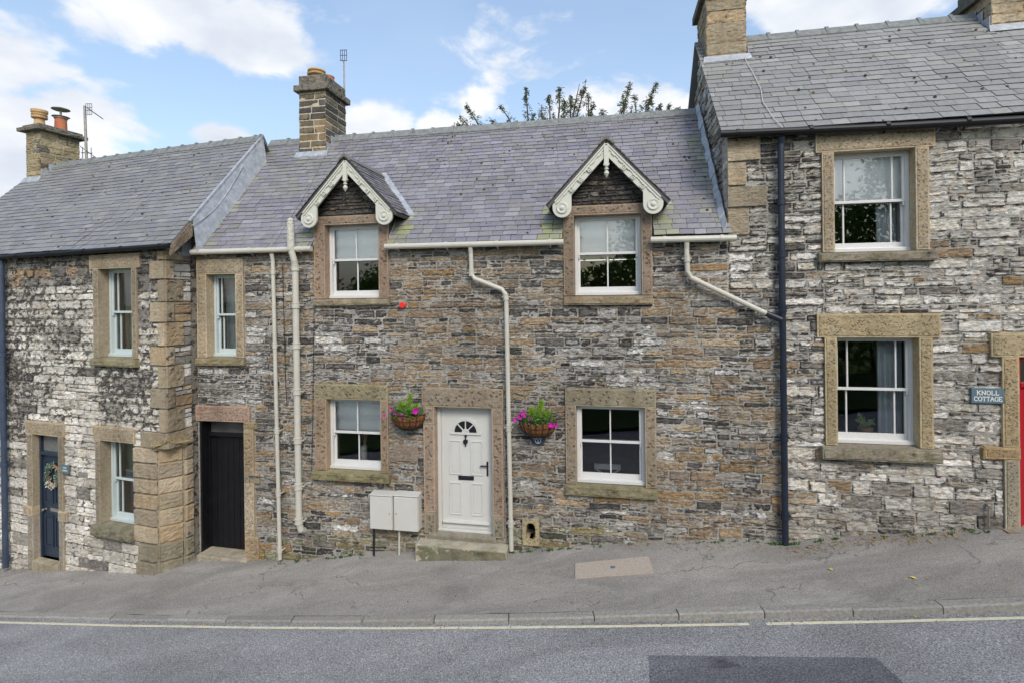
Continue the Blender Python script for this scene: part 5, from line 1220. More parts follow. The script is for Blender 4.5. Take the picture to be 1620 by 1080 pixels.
pot(ch, L.P(mu, vt-.02, cnf-.15), [(.12, 0), (.1, .2), (.16, .22), (.165, .26), (.14, .27), (.165, .3), (.14, .32), (.17, .36), (.17, .42), (.1, .42), (.1, .3)], MT['buff'])
p2 = pot(ch, L.P(mu, vt-.02, cnb+.28), [(.135, 0), (.125, .34), (.13, .36), (.1, .36), (.1, .2)], MT['terra'])
q = MB(); b_ = L.P(mu, vt+.34, cnb+.28); q.lathe(b_, [(.145, 0), (.15, .03), (.19, .05), (.14, .06), (.05, .06), (.025, .07), (.025, .22), (.17, .225), (.2, .24), (.19, .255), (.1, .285), (.01, .29)], 20)
q.build('cowl', MT['steel'], ch)
gutter(hl, L, [(U0L, 5.10), (-10.7, 5.11), (f_e+.02, 5.15)], .14, .045, MT['black'])
pp = px2(L, [(3, 412), (9, 897)], .09); pipe(hl, L, [(pp[0][0], pp[0][1], .12)]+[(pp[0][0], pp[0][1]-.1, .1)]+pp[1:], .05, plain('slate_blue_iron', (.05, .07, .11), .4, .45, var=.25, scale=8), [3.2, 1.0, -.9])
w_, _g = sash_window(hl, L, *LW1, .17, [.2, .8], MT['pale_blue'])
surround(w_, L, *LW1, .12, .26, .08, .02, .15, MT['trim'], [BUFF[0], BUFF[3]], jl=.14, jr=.12, sillcol=(.27, .24, .15), sprj=.08)
w_, _g = sash_window(hl, L, *LW2, .17, [.2, .8], MT['pale_blue'])
surround(w_, L, *LW2, .13, .26, .05, .03, .2, MT['trim'], [BUFF[0], BUFF[3]], jl=.13, jr=.0, sillcol=(.25, .23, .16), sprj=.10)
w_, _g = sash_window(hl, L, *LW3, .17, [.2, .8], MT['pale_blue'])
surround(w_, L, *LW3, .12, .26, .08, .02, .15, MT['trim'], [BUFF[0], BUFF[3]], sillcol=(.27, .24, .15), sprj=.08)
a, b, c, d = LD; n = -.09
q = MB(); rect(q, L, a, b, c, d, n-.1, n, .05, .0, .05); q.box(L, a+.05, b-.05, d-.42, d-.36, n-.09, n+.03)
dl = q.build('door', MT['navy'], hl, bevel=.003, label='narrow dark blue panelled door')
q = MB(); q.box(L, a+.05, b-.05, c+.02, d-.42, n-.08, n-.04); m_ = (a+b)/2
for x0, x1 in ((a+.1, m_-.03), (m_+.03, b-.1)): panel(q, L, x0, x1, c+.22, c+.85, n-.04, .03, .02); panel(q, L, x0, x1, c+1.08, d-.55, n-.04, .03, .02)
q.build('leaf', MT['navy'], dl, bevel=.002); q = MB(); q.box(L, a+.05, b-.05, d-.36, d-.05, n-.06, n-.05); q.build('transom_pane', plain('obscured_glass', (.16, .165, .16), .3, .5, var=.2, scale=15), dl)
q = MB(); q.lathe(L.P(a+.11, c+.95, n-.04), [(.02, 0), (.012, .01), (.012, .03), (.026, .045), (.02, .065)], 14, ax=L.N); q.build('handle', MT['steel'], dl)
q = MB(); q.box(L, m_-.11, m_+.11, c+.93, c+.99, n-.04, n-.025); q.build('letterbox', MT['steel'], dl)
q = MB(); block(q, L, a-.2, b+.17, d, d+.26, -.32, .03, BUFF[0]); q.build('lintel', MT['trim'], dl)
for x0, x1, s_ in ((a-.17, a, -1), (b, b+.13, 1)):
    q = MB(); block(q, L, x0, x1, c+1.05, d, -.32, .026, BUFF[3]); block(q, L, x0-(.1 if s_ < 0 else .0), x1+(.12 if s_ > 0 else 0), c+.86, c+1.045, -.32, .04, BUFF[2]); block(q, L, x0, x1, c-.3, c+.855, -.32, .026, (.34, .3, .24)); q.build('jamb', MT['trim'], dl)
q = MB(); block(q, L, a-.0, b+.0, c-.25, c+.0, -.32, .05, (.36, .31, .22)); q.build('threshold', MT['step'], dl)

# ================================================================== THINGS ON AND BY THE WALLS
# pavement step at the grey door
g0 = [ground_hit(*p) for p in ((657, 879), (800, 883))]
a = M.uv(657, 868, .27)[0]; b = M.uv(801, 870, .27)[0]; zt = .185
q = MB(); q.box(M, a, b, zt-.4, zt, .02, .27, (.40, .37, .29, .2)); stone(q, Fr(M.P(0, 0, .27), M.U, M.N), a+.01, b-.01, zt-.38, zt-.02, -.002, .008, (.19, .18, .125), .36, rough=.008)
q.build('doorstep', MT['step'], bevel=.012, label='low worn stone step on the pavement below the pale grey door', cat='step')
# meter boxes
for k, (x0, x1, y0, y1, lab, pm) in enumerate(((584, 621, 783, 839, 'left pale meter cupboard of the pair, with dark pipe below', 'blackp'), (622, 661, 784, 842, 'right pale meter cupboard of the pair, with white pipe below', 'cream'))):
    n = .2; a, t = M.uv(x0, y0, n); b, bt = M.uv(x1, y1, n)
    th = thing('meter_box', M.P((a+b)/2, bt, .1), lab, 'meter box', 'meter cupboards beside the pale grey door')
    q = MB(); q.box(M, a, b, bt, t, .0, n-.03); q.hexa([M.P(a-.005, t, .0), M.P(b+.005, t, .0), M.P(b+.005, t, n), M.P(a-.005, t, n)], [M.P(a-.005, t+.03, .0), M.P(b+.005, t+.03, .0), M.P(b+.005, t+.015, n), M.P(a-.005, t+.015, n)]); q.build('case', MT['meter'], th, bevel=.006)
    q = MB(); q.box(M, a+.008, b-.008, bt+.01, t-.012, n-.03, n); q.build('door', MT['meter'], th, bevel=.008)
    q = MB(); lx = b-.05 if k == 0 else a+.05; q.lathe(M.P(lx, (t+bt)/2, n), [(.011, 0), (.011, .006)], 12, ax=M.N); q.build('lock', MT['steel'], th)
    q = MB(); px_ = M.uv((592, 632)[k], 850, .1)[0]; q.tube([M.P(px_, bt+.02, .1), M.P(px_-.01, bt-.5, .1)], .018, 12); q.build('pipe', MT[pm], th)
# alarm
q = MB(); u, v = M.uv(636, 483, .05)
pts = [(u+.055*math.cos(R(22.5+45*i)), v+.055*math.sin(R(22.5+45*i))) for i in range(8)]; q.prism(M, pts, 0, .05); q.build('alarm_box', MT['alarm'], bevel=.008, label='small red alarm box on the wall between the dormers', cat='alarm')
# oval number plaque
u, v = M.uv(851, 696, .03)
th = thing('house_number', M.P(u, v-.08, .01), 'small dark blue oval number plaque under the right hanging basket', 'plaque')
q = MB(); q.prism(M, [(u+.115*math.cos(2*math.pi*i/28), v+.08*math.sin(2*math.pi*i/28)) for i in range(28)], 0, .03); q.build('plate', MT['oval'], th, bevel=.006)
q = MB()
for i in range(20):
    t0, t1 = 2*math.pi*i/20, 2*math.pi*(i+1)/20; q.bar(M.P(u+.045*math.cos(t0), v+.045*math.sin(t0), .033), M.P(u+.045*math.cos(t1), v+.045*math.sin(t1), .033), .008, .006, up=M.N)
for i in range(9):
    t0 = R(150-15*i); q.box(M, u+.078*math.cos(t0)-.006, u+.078*math.cos(t0)+.006, v+.058*math.sin(t0)-.006, v+.058*math.sin(t0)+.006, .03, .034)
q.bar(M.P(u-.018, v+.024, .034), M.P(u+.012, v+.012, .034), .007, .004, up=M.N); q.bar(M.P(u+.012, v+.012, .034), M.P(u-.012, v-.02, .034), .007, .004, up=M.N); q.bar(M.P(u-.016, v-.02, .034), M.P(u+.02, v-.024, .034), .007, .004, up=M.N)
q.build('lettering', MT['letter'], th)
# lettered signs built from strokes
GL_ = {'K': [((0, 0), (0, 1)), ((0, .42), (.62, 1)), ((.2, .6), (.68, 0))], 'N': [((0, 0), (0, 1)), ((0, 1), (.7, 0)), ((.7, 0), (.7, 1))], 'L': [((0, 0), (0, 1)), ((0, 0), (.55, 0)), ((.55, 0), (.55, .2))],
       'T': [((.32, 0), (.32, 1)), ((0, 1), (.64, 1)), ((0, 1), (0, .82)), ((.64, 1), (.64, .82))], 'A': [((0, 0), (.36, 1)), ((.36, 1), (.72, 0)), ((.14, .36), (.58, .36))], 'E': [((0, 0), (0, 1)), ((0, 1), (.56, 1)), ((0, .52), (.42, .52)), ((0, 0), (.58, 0)), ((.58, 0), (.58, .2)), ((.56, 1), (.56, .82))],
       'F': [], 'O': 'arc', 'C': 'arcc', 'G': 'arcg'}
SER = {'K': [(0, 0), (0, 1), (.68, 0), (.62, 1)], 'N': [(0, 0), (0, 1), (.7, 1)], 'L': [(0, 0), (0, 1)], 'T': [(.32, 0)], 'A': [(0, 0), (.72, 0)], 'E': [(0, 0), (0, 1)]}
def word(q, fr, txt, cu, v, h, n, tr=.22, t=.1):
    W = {'K': .7, 'N': .72, 'L': .58, 'T': .66, 'A': .74, 'E': .6, 'O': .78, 'C': .7, 'G': .76}
    tot = sum(W[c]+tr for c in txt)-tr; x = cu-tot*h/2
    def st(a, b): q.bar(fr.P(x+a[0]*h, v+a[1]*h, n), fr.P(x+b[0]*h, v+b[1]*h, n), t*h, .004, up=fr.N)
    for c in txt:
        if c in 'OCG':
            a0, a1 = (0, 360) if c == 'O' else (45, 318); k = 16
            P = [(.38+.38*math.cos(R(a0+(a1-a0)*i/k)), .5+.5*math.sin(R(a0+(a1-a0)*i/k))) for i in range(k+1)]
            for p0, p1 in zip(P, P[1:]): st(p0, p1)
            if c == 'C': st((.65, .7), (.66, .95))
            if c == 'G': st((.68, .14), (.68, .42)); st((.5, .42), (.76, .42)); st((.65, .7), (.66, .95))
        else:
            for a_, b_ in GL_[c]: st(a_, b_)
            for s_ in SER.get(c, []): st((s_[0]-.11, s_[1]), (s_[0]+.11, s_[1]))
        x += (W[c]+tr)*h
a, t = M.uv(1537, 613, .03); b, bt = M.uv(1589.5, 638, .03)
th = thing('name_plate', M.P((a+b)/2, bt, .01), 'slate plate lettered KNOLL COTTAGE on the wall left of the red door', 'sign')
q = MB(); q.box(M, a, b, bt, t, 0, .03); q.build('plate', MT['signslate'], th, bevel=.003)
q = MB(); H = (t-bt); word(q, M, 'KNOLL', (a+b)/2, bt+H*.56, H*.27, .0315, tr=.3, t=.17); word(q, M, 'COTTAGE', (a+b)/2, bt+H*.16, H*.27, .0315, tr=.17, t=.17); q.build('lettering', MT['letter'], th)
a, t = L.uv(97.5, 734, .045); b, bt = L.uv(109, 749, .045)
th = thing('name_plate', L.P((a+b)/2, bt, .01), 'small slate name plate beside the dark blue door', 'sign')
q = MB(); q.box(L, a, b, bt, t, 0.03, .05); q.build('plate', MT['signslate'], th, bevel=.003)
q = MB(); H = t-bt; W_ = b-a
for k, (f0, f1) in enumerate(((.28, .68), (.16, .84))):
    x = a+W_*f0
    while x < a+W_*f1: q.box(L, x, x+.010, bt+H*(.6-.34*k), bt+H*(.6-.34*k)+.03, .05, .052); x += .024
q.build('lettering', MT['letter'], th)
# boot scraper like iron bracket and a tap by the red door
u, v = M.uv(1565, 800, .06); q = MB(); q.tube([M.P(u, v-.28, .05), M.P(u, v, .05)], .012, 8); q.tube([M.P(u, v, .05), M.P(u, v+.01, .0)], .012, 8); q.lathe(M.P(u, v-.01, .05), [(.02, 0), (.028, .02), (.02, .04)], 10)
q.build('standpipe', MT['steel'], label='short metal pipe with a knob at the wall foot left of the red door', cat='pipe')
# wreath
cu_, cv_ = L.uv(84, 752, -.08)
q = MB(); r = random.Random(5); RR = .2
q.tube([L.P(cu_+RR*.85*math.cos(2*math.pi*i/24), cv_+RR*math.sin(2*math.pi*i/24), -.09) for i in range(25)], .022, 8, (.25, .16, .09, 0), cap=False)
for i in range(420):
    t = r.uniform(0, 2*math.pi); g = r.gauss(0, .035); p = L.P(cu_+(RR*.85+g)*math.cos(t), cv_+(RR+g)*math.sin(t), -.085+r.uniform(0, .06))
    low = math.sin(t) < -.6; s_ = r.uniform(.012, .028)
    if math.sin(t) > .4 and math.cos(t) > 0 and r.random() < .7: continue
    c = r.choice([(.55, .55, .45), (.5, .42, .3), (.6, .58, .5)]) if low else r.choice([(.12, .2, .14), (.2, .28, .2), (.08, .14, .1), (.3, .36, .28)])
    d = Vector((r.uniform(-1, 1), r.uniform(-1, 1), r.uniform(-1, 1))).normalized()*s_; e = d.cross(L.N).normalized()*s_*.5
    q.add([p-d, p+e, p+d, p-e], [(0, 1, 2, 3)], c)
q.tube([L.P(cu_, cv_+RR, -.09), L.P(cu_, cv_+RR+.09, -.09)], .006, 6, (.3, .35, .35, 0))
q.build('door_wreath', MT['wreath'], label='leafy wreath hanging on the dark blue door', cat='wreath')

def hanging_basket(px, py, lab, seed, wd=.29):
    r = random.Random(seed); u, v = M.uv(px, py, .2); g = 'hanging baskets either side of the pale door'
    th = thing('hanging_basket', M.P(u, v-.3, .1), lab, 'basket', g)
    # half-bowl against the wall
    q = MB(); nr, ns = 9, 26; vs = []; fs = []
    for i in range(nr+1):
        t = i/nr*math.pi/2; rad = wd*math.cos(t)**.8 if i < nr else .02
        for j in range(ns+1):
            a = math.pi*j/ns; k = 1+.05*nz(j*.9, i*1.3, seed)+(.035 if j % 2 else -.02)
            vs.append(M.P(u+rad*k*math.cos(a), v-.27*math.sin(t), .04+rad*k*math.sin(a)*.85))
    fs = [(i*(ns+1)+j, i*(ns+1)+j+1, (i+1)*(ns+1)+j+1, (i+1)*(ns+1)+j) for i in range(nr) for j in range(ns)]
    q.add(vs, fs); o = q.build('basket_liner', MT['rope'], th)
    q = MB()
    for i in (0, 2, 4, 6):
        t = i/nr*math.pi/2; rad = wd*1.04*math.cos(t)**.8
        q.tube([M.P(u+rad*math.cos(math.pi*j/16), v-.275*math.sin(t), .04+rad*.87*math.sin(math.pi*j/16)) for j in range(17)], .005, 6)
    for j in (1, 4, 6, 8, 10, 12, 15):
        a = math.pi*j/16; q.tube([M.P(u+wd*1.05*math.cos(t)**.8*math.cos(a), v-.28*math.sin(t), .04+wd*1.05*math.cos(t)**.8*.87*math.sin(a)) for t in [math.pi/2*k/8*.98 for k in range(9)]], .005, 6)
    q.build('wire_frame', MT['blackp'], th)
    q = MB(); q.prism(M, [(u+wd*.97*math.cos(2*math.pi*i/16), v+.02) for i in range(2)]+[(u, v+.03)], .05, .2) if 0 else None
    q.add([M.P(u+wd*.95*math.cos(math.pi*j/16), v-.01, .04+wd*.8*math.sin(math.pi*j/16)) for j in range(17)], [tuple(range(17))]); q.build('soil', MT['bark'], th)
    # lime plume
    q = MB()
    for k in range(620):
        h = r.random()**1.15; s_ = (.11*(1-h)**.8+.012)*(1+.5*nz(h*9, seed, k%3)); a = r.uniform(0, 6.28); rad = s_*r.random()**.5
        tf = k % 3; lean = (.05, -.055, .11)[tf]; hz = (.33, .2, .16)[tf]; rad *= (.8, .75, .8)[tf]; p = M.P(u+.015+lean*h*1.2+(0, -.05, .05)[tf]+rad*math.cos(a), v+.0+hz*h, .15+rad*math.sin(a)); ln = r.uniform(.03, .07)
        d = (M.U*math.cos(a)*.6+M.N*math.sin(a)*.6+Vector((0, 0, 1))).normalized()*ln; e = d.cross(M.N).normalized()*.006; x = r.random()
        q.add([p-e, p+e, p+d], [(0, 1, 2)], (x, x, x))
    q.build('lime_plume', MT['fern'], th)
    q = MB()
    for k in range(900):
        a = r.uniform(-.15, math.pi+.15); rad = wd*1.0*r.random()**.5; p = M.P(u+rad*math.cos(a), v+r.uniform(-.06, .15)*(1.2-rad/wd*.5), .08+rad*.85*max(0, math.sin(a)))
        s_ = r.uniform(.015, .032); d = Vector((r.uniform(-1, 1), r.uniform(-1, 1), r.uniform(-.3, 1))).normalized()*s_; e = d.cross(Vector((r.uniform(-1, 1), r.uniform(-1, 1), r.uniform(-1, 1)))).normalized()*s_*.55; x = r.random()
        q.add([p-d*.3, p+e, p+d, p-e], [(0, 1, 2, 3)], (x, x, x))
    q.build('leaves', MT['leafg'], th)
    q = MB()
    for (dx, dz, s_) in FL[seed]:
        p = M.P(u+dx, v+dz, .13+r.uniform(.1, .18)); nrm = (M.N+Vector((r.uniform(-.4, .4), r.uniform(-.2, .2), r.uniform(-.2, .3)))).normalized(); A = nrm.orthogonal().normalized(); B = nrm.cross(A)
        for k in range(5):
            t0 = 2*math.pi*k/5; c0 = A*math.cos(t0)+B*math.sin(t0); c1 = A*math.cos(t0-.55)+B*math.sin(t0-.55); c2 = A*math.cos(t0+.55)+B*math.sin(t0+.55)
            x = r.uniform(.3, 1); q.add([p-nrm*s_*.4, p+c1*s_*.85, p+c0*s_*1.08+nrm*.004, p+c2*s_*.85], [(0, 1, 2, 3)], (x, x, x))
    q.build('petunia_flowers', MT['petal'], th)
    q = MB(); q.tube([M.P(u, v+.02, .03), M.P(u, v-.3, .03)], .008, 6); q.build('bracket', MT['blackp'], th)
FL = {1: [(-.22, .10, .032), (-.14, .05, .035), (-.12, -.01, .045), (.0, .01, .045), (.03, -.02, .035), (.21, .09, .05), (.24, .11, .04), (-.33, .0, .03), (-.05, .02, .03), (.17, .08, .03)],
      2: [(-.20, .16, .04), (-.26, .10, .035), (-.25, .08, .035), (-.33, .05, .035), (-.10, .05, .042), (.24, -.02, .052), (.32, -.03, .03), (-.17, .12, .03)]}
hanging_basket(641, 656, 'hanging basket left of the pale door, lime plume between large magenta petunias', 1)
hanging_basket(849, 667, 'hanging basket above the oval number plaque, lime plume and small petunias at left', 2)

# blinds and curtains
def gl(g, t): a, b, c, m, d = g; return a, b, c, m, d
for (g, n, k, lab) in ((g1, -.252, .0, 'white roman blind half lowered in the left dormer window'), (g2, -.252, .0, 'white roman blind half lowered in the right dormer window'), (g3, -.232, .0, 'white roman blind half lowered in the window left of the pale door')):
    a, b, c, m, d = g; drape('roman_blind', M, a-.01, b+.01, m-.0, d+.02, n, MT['blind'], 2.6, .014, lab, 'blind', vertical=False, group='white roman blinds', seed=rng.random()*9)
a, b, c, m, d = gg; q = MB(); q.box(M, a, b, m-.01, d, -.265, -.26); q.tube([M.P(a, m-.01, -.262), M.P(b, m-.01, -.262)], .012, 8); q.build('roller_blind', MT['blind'], label='flat white roller blind in the upper window of the right house', cat='blind')
drape('curtain', M, b-.27, b+.05, c-.1, m+.05, -.42, MT['curtain'], 4, .02, 'pale grey curtain below the blind in the upper right house window', 'curtain', group='grey curtains in the right house')
a, b, c, m, d = gg6
drape('curtain', M, b-.30, b+.04, c-.1, d+.05, -.42, MT['curtain'], 4.5, .025, 'wide grey curtain at the right side of the lower right house window', 'curtain', group='grey curtains in the right house', seed=3)
drape('curtain', M, a-.05, a+.13, c-.1, d-.5, -.42, MT['curtain'], 2, .02, 'narrow grey curtain at the left side of the lower right house window', 'curtain', group='grey curtains in the right house', seed=5)
drape('curtain', L, LW1[0]+.0, LW1[0]+.75, LW1[2], LW1[3], -.48, MT['curtain2'], 6, .03, 'cream curtain in the upper window of the left house', 'curtain', seed=6)
q = MB(); q.box(L, LW2[0], LW2[1], .95, 1.65, -.46, -.455); q.tube([L.P(LW2[0], .95, -.457), L.P(LW2[1], .95, -.457)], .03, 8); q.build('roller_blind', MT['curtain2'], label='cream blind rolled half down in the lower window of the left house', cat='blind')
drape('curtain', M, -5.68, -5.45, 3.17, 4.7, -.46, MT['curtain'], 3, .02, 'grey curtain in the narrow window above the black door', 'curtain', seed=8)
# window boards with the vase and the pot plant
q = MB(); q.box(M, WINS['w3'][0], WINS['w3'][1], 1.24, 1.27, -.5, -.245); q.build('window_board', MT['white'], w3)
q = MB(); q.box(M, RW2[0], RW2[1], 2.02, 2.09, -.5, -.275); q.build('window_board', MT['white'], w6)
u, v = M.uv(576, 731, -.33)
th = thing('vase', M.P(u, 1.27, -.33), 'white cylinder vase of dried seed heads behind the window left of the door', 'vase')
q = MB(); q.lathe(M.P(u, 1.27, -.33), [(.06, 0), (.055, .3), (.045, .3), (.045, .1)], 20); q.build('vessel', MT['whitep'], th)
q = MB()
for k, (dx, h) in enumerate(((-.07, .56), (-.02, .62), (.04, .58), (.09, .64), (.0, .5))):
    q.tube([M.P(u, 1.5, -.36), M.P(u+dx*.6, 1.27+h*.8, -.36), M.P(u+dx, 1.27+h, -.35)], .004, 6); q.lathe(M.P(u+dx, 1.26+h, -.35), [(.01, 0), (.024, .02), (.02, .05), (.006, .06)], 10)
q.build('dried_stems', plain('dried_stem', (.5, .42, .28), .9, .2), th)
u, v = M.uv(1369, 690, -.36)
th = thing('pot_plant', M.P(u, 2.09, -.36), 'small green leafy plant in a woven pot behind the lower right house window', 'plant')
q = MB(); q.lathe(M.P(u, 2.09, -.36), [(.085, 0), (.105, .09), (.1, .095), (.09, .08)], 18); q.build('pot', plain('woven_pot', (.42, .28, .15), .9, .2, var=.4, scale=60), th)
q = MB(); r = random.Random(8)
for k in range(20):
    a0 = r.uniform(0, 6.28); L_ = r.uniform(.1, .2); d = Vector((math.cos(a0)*.8, math.sin(a0)*.35, r.uniform(.5, 1.2))).normalized(); p0 = M.P(u, 2.18, -.36)
    for j in range(9):
        p = p0+d*L_*(.3+.7*j/8); s_ = r.uniform(.018, .03); e = Vector((r.uniform(-1, 1), r.uniform(-.6, .6), r.uniform(-.2, .8))).normalized()*s_*1.3; f_ = e.cross(Vector((r.random(), 1, r.random()))).normalized()*s_*.7; x = r.uniform(.4, 1)
        q.add([p, p+e*.5+f_, p+e*1.2, p+e*.5-f_], [(0, 1, 2, 3)], (x, x, x))
q.build('foliage', leafmat('houseplant_leaf', (.2, .36, .08), (.6, .72, .3)), th)
# dining chair seen through the window
u, v = M.uv(961, 735, -1.0)
th = thing('dining_chair', M.P(u, .30, -1.0), 'pale painted cross-back chair inside the window right of the door', 'chair')
q = MB(); W = .21; top = v
for s_ in (-1, 1): q.bar(M.P(u+s_*W, .76, -1), M.P(u+s_*W, top, -1), .035, .03)
q.box(M, u-W-.02, u+W+.02, top-.07, top+.02, -1.015, -.985); q.box(M, u-W, u+W, .86, .90, -1.01, -.99); q.bar(M.P(u-W, .9, -1), M.P(u+W, top-.07, -1), .025, .015, up=M.N); q.bar(M.P(u+W, .9, -1), M.P(u-W, top-.07, -.995), .025, .015, up=M.N); q.build('backrest', MT['chairp'], th)
q = MB(); q.box(M, u-.22, u+.22, .73, .765, -1.42, -.99); q.build('seat', MT['wood'], th)
for s_ in (-1, 1):
    for nn in (-1.39, -1.0): q = MB(); q.bar(M.P(u+s_*.19, .30, nn), M.P(u+s_*.19, .73, nn), .035, .035); q.build('leg', MT['chairp'], th)

# aerials
def px3(fr, px, py, n): u, v = fr.uv(px, py, n); return fr.P(u, v, n)
th = thing('television_aerial', px3(M, 545, 175, CNB+.05), 'thin aerial mast behind the middle chimney', 'aerial')
q = MB(); q.tube([px3(M, 546, 215, CNB-.02), px3(M, 544, 97, CNB-.02)], .018, 8); q.build('mast', MT['steel'], th)
q = MB(); c = px3(M, 543.5, 90, CNB-.02)
for dx in (-.07, -.025, .025, .07): q.tube([c+Vector((dx, 0, -.1)), c+Vector((dx, 0, .16))], .007, 6)
for dz in (-.09, .03, .15): q.tube([c+Vector((-.08, 0, dz)), c+Vector((.08, 0, dz))], .007, 6)
q.tube([c+Vector((.0, 0, -.1)), c+Vector((.05, -.3, -.22))], .008, 6); q.build('antenna', MT['blackp'], th)
th = thing('television_aerial', px3(L, 136, 255, -2.3), 'tall aerial pole with two antennas behind the left-hand chimney', 'aerial')
q = MB(); q.tube([px3(L, 137, 258, -2.35), px3(L, 134, 168, -2.35)], .03, 10); q.build('mast', MT['steel'], th)
q = MB(); c = px3(L, 139, 172, -2.35)
q.tube([c, px3(L, 162, 188, -2.0)], .012, 6)
for i in range(5): p = c.lerp(px3(L, 162, 188, -2.0), i/5+.05); q.tube([p+Vector((0, .1, -.02)), p-Vector((0, .1, -.02))], .005, 6)
for dx in (-.05, 0, .05, .1): q.tube([c+Vector((dx, 0, -.16)), c+Vector((dx, 0, .12))], .006, 6)
for dz in (-.16, -.05, .02, .12): q.tube([c+Vector((-.05, 0, dz)), c+Vector((.1, 0, dz))], .006, 6)
q.build('antenna', MT['blackp'], th)
q = MB(); a_, b_ = px3(L, 129, 242, -2.35), px3(L, 146, 243, -2.35); q.tube([a_, b_], .01, 6); q.tube([px3(L, 127, 232, -2.4), px3(L, 156, 253, -2.2)], .009, 6)
for t in (.1, .5, .9): p = a_.lerp(b_, t); q.tube([p-Vector((0, 0, .14)), p+Vector((0, 0, .14))], .008, 6)
q.build('lower_antenna', MT['blackp'], th)

# ================================================================== TREES
def shoot(qb, ql, p0, p1, r, leafy=1.0, bend=.3):
    k = 12; P = []; side = Vector((r.uniform(-1, 1), r.uniform(-1, 1), 0))*.12
    for i in range(k+1):
        t = i/k; p = p0.lerp(p1, t); p = p+side*math.sin(t*math.pi)*(p1-p0).length*.25+Vector((0, 0, bend*(p1-p0).length*.22*math.sin(t*math.pi))); P.append(p)
    qb.tube(P, [.03*(1-i/k)+.008 for i in range(k+1)], 5)
    Ls = (p1-p0).length
    for i in range(int(Ls*36*leafy)):
        t = r.random()**.8; a = int(t*k*.999); p = P[a].lerp(P[a+1], t*k-a); wd = (.36*(1-t)**1.2+.03)
        d = Vector((r.gauss(0, 1), r.gauss(0, 1), r.gauss(0, .7))).normalized(); tip = p+d*wd*r.uniform(.3, 1)
        if nz(tip.x*2.2, tip.y*2.2, tip.z*2.2) > .32: continue
        for j in range(5):
            c = tip+Vector((r.gauss(0, .035), r.gauss(0, .035), r.gauss(0, .04))); e = (d+Vector((r.uniform(-.6, .6), r.uniform(-.6, .6), r.uniform(-.9, .3)))).normalized()*r.uniform(.04, .075); f_ = e.cross(Vector((r.random(), r.random(), r.random()))).normalized()*.012; x = r.random()
            ql.add([c-e, c+f_, c+e, c-f_], [(0, 1, 2, 3)], (x, x, x))
YT = 16.5
def at(px, py, y): r_ = ray(px, py); return Vector((r_.x*y, y, CAMZ+r_.z*y))
shoots = [('young tree behind the ridge right of the left dormer, thin arching tips', [(755, 210, 727, 184), (768, 210, 737, 168), (748, 212, 722, 196)]),
          ('loose tree tips just left of the tall clump above the ridge', [(818, 205, 790, 168), (800, 205, 776, 190), (838, 205, 832, 139), (842, 205, 845, 180)]),
          ('tallest green clump of tree tips above the middle ridge', [(870, 205, 868, 152), (880, 205, 885, 138), (900, 205, 917, 133), (905, 200, 927, 129), (930, 200, 930, 148), (862, 205, 856, 170), (890, 205, 893, 160), (905, 205, 903, 150), (925, 205, 940, 165)]),
          ('forked tree tips above the ridge left of the right-hand chimney', [(985, 195, 997, 131), (975, 200, 990, 160), (1010, 195, 1003, 148), (1015, 190, 1040, 132), (1020, 195, 1030, 155), (960, 195, 950, 175)]),
          ('low sparse shoots above the ridge beside the right-hand chimney', [(1035, 190, 1045, 165), (1075, 190, 1072, 172), (1092, 188, 1104, 160), (1050, 190, 1038, 172), (1066, 192, 1058, 168), (1085, 190, 1096, 170)])]
r = random.Random(21)
for lab, sh in shoots:
    bx = sum(s_[0] for s_ in sh)/len(sh); y = YT+r.uniform(-.6, .8); base = at(bx, 500, y); base.z = zg(clamp(base.x, -40, 40), 12)-.4
    th = thing('garden_tree', base, lab, 'tree', 'trees behind the middle cottage')
    fork = at(bx, 300, y); qb = MB(); ql = MB()
    qb.tube([base, base.lerp(fork, .5)+Vector((.15, .1, 0)), fork], [.16, .12, .08], 10)
    for (x0, y0, x1, y1) in sh:
        dy = r.uniform(-.8, .8); a_ = at(x0, y0+14, y+dy); b_ = at(x1, y1, y+dy*1.1)
        qb.tube([fork, fork.lerp(a_, .5)+Vector((0, 0, .2)), a_], [.05, .04, .03], 6); shoot(qb, ql, a_, b_, r, 1.15)
    for k in range(26):       # lower crown, hidden from the street by the roof
        a_ = base.lerp(fork, r.uniform(.45, 1)); b_ = a_+Vector((r.uniform(-1.2, 1.2), r.uniform(-1.2, 1.2), r.uniform(.2, 1.3)))
        if b_.z > CAMZ+(470-225)/820*y: b_.z = CAMZ+(470-225)/820*y
        shoot(qb, ql, a_, b_, r, .7, .1)
    qb.build('trunk', MT['bark'], th); ql.build('crown', MT['shootleaf'], th)
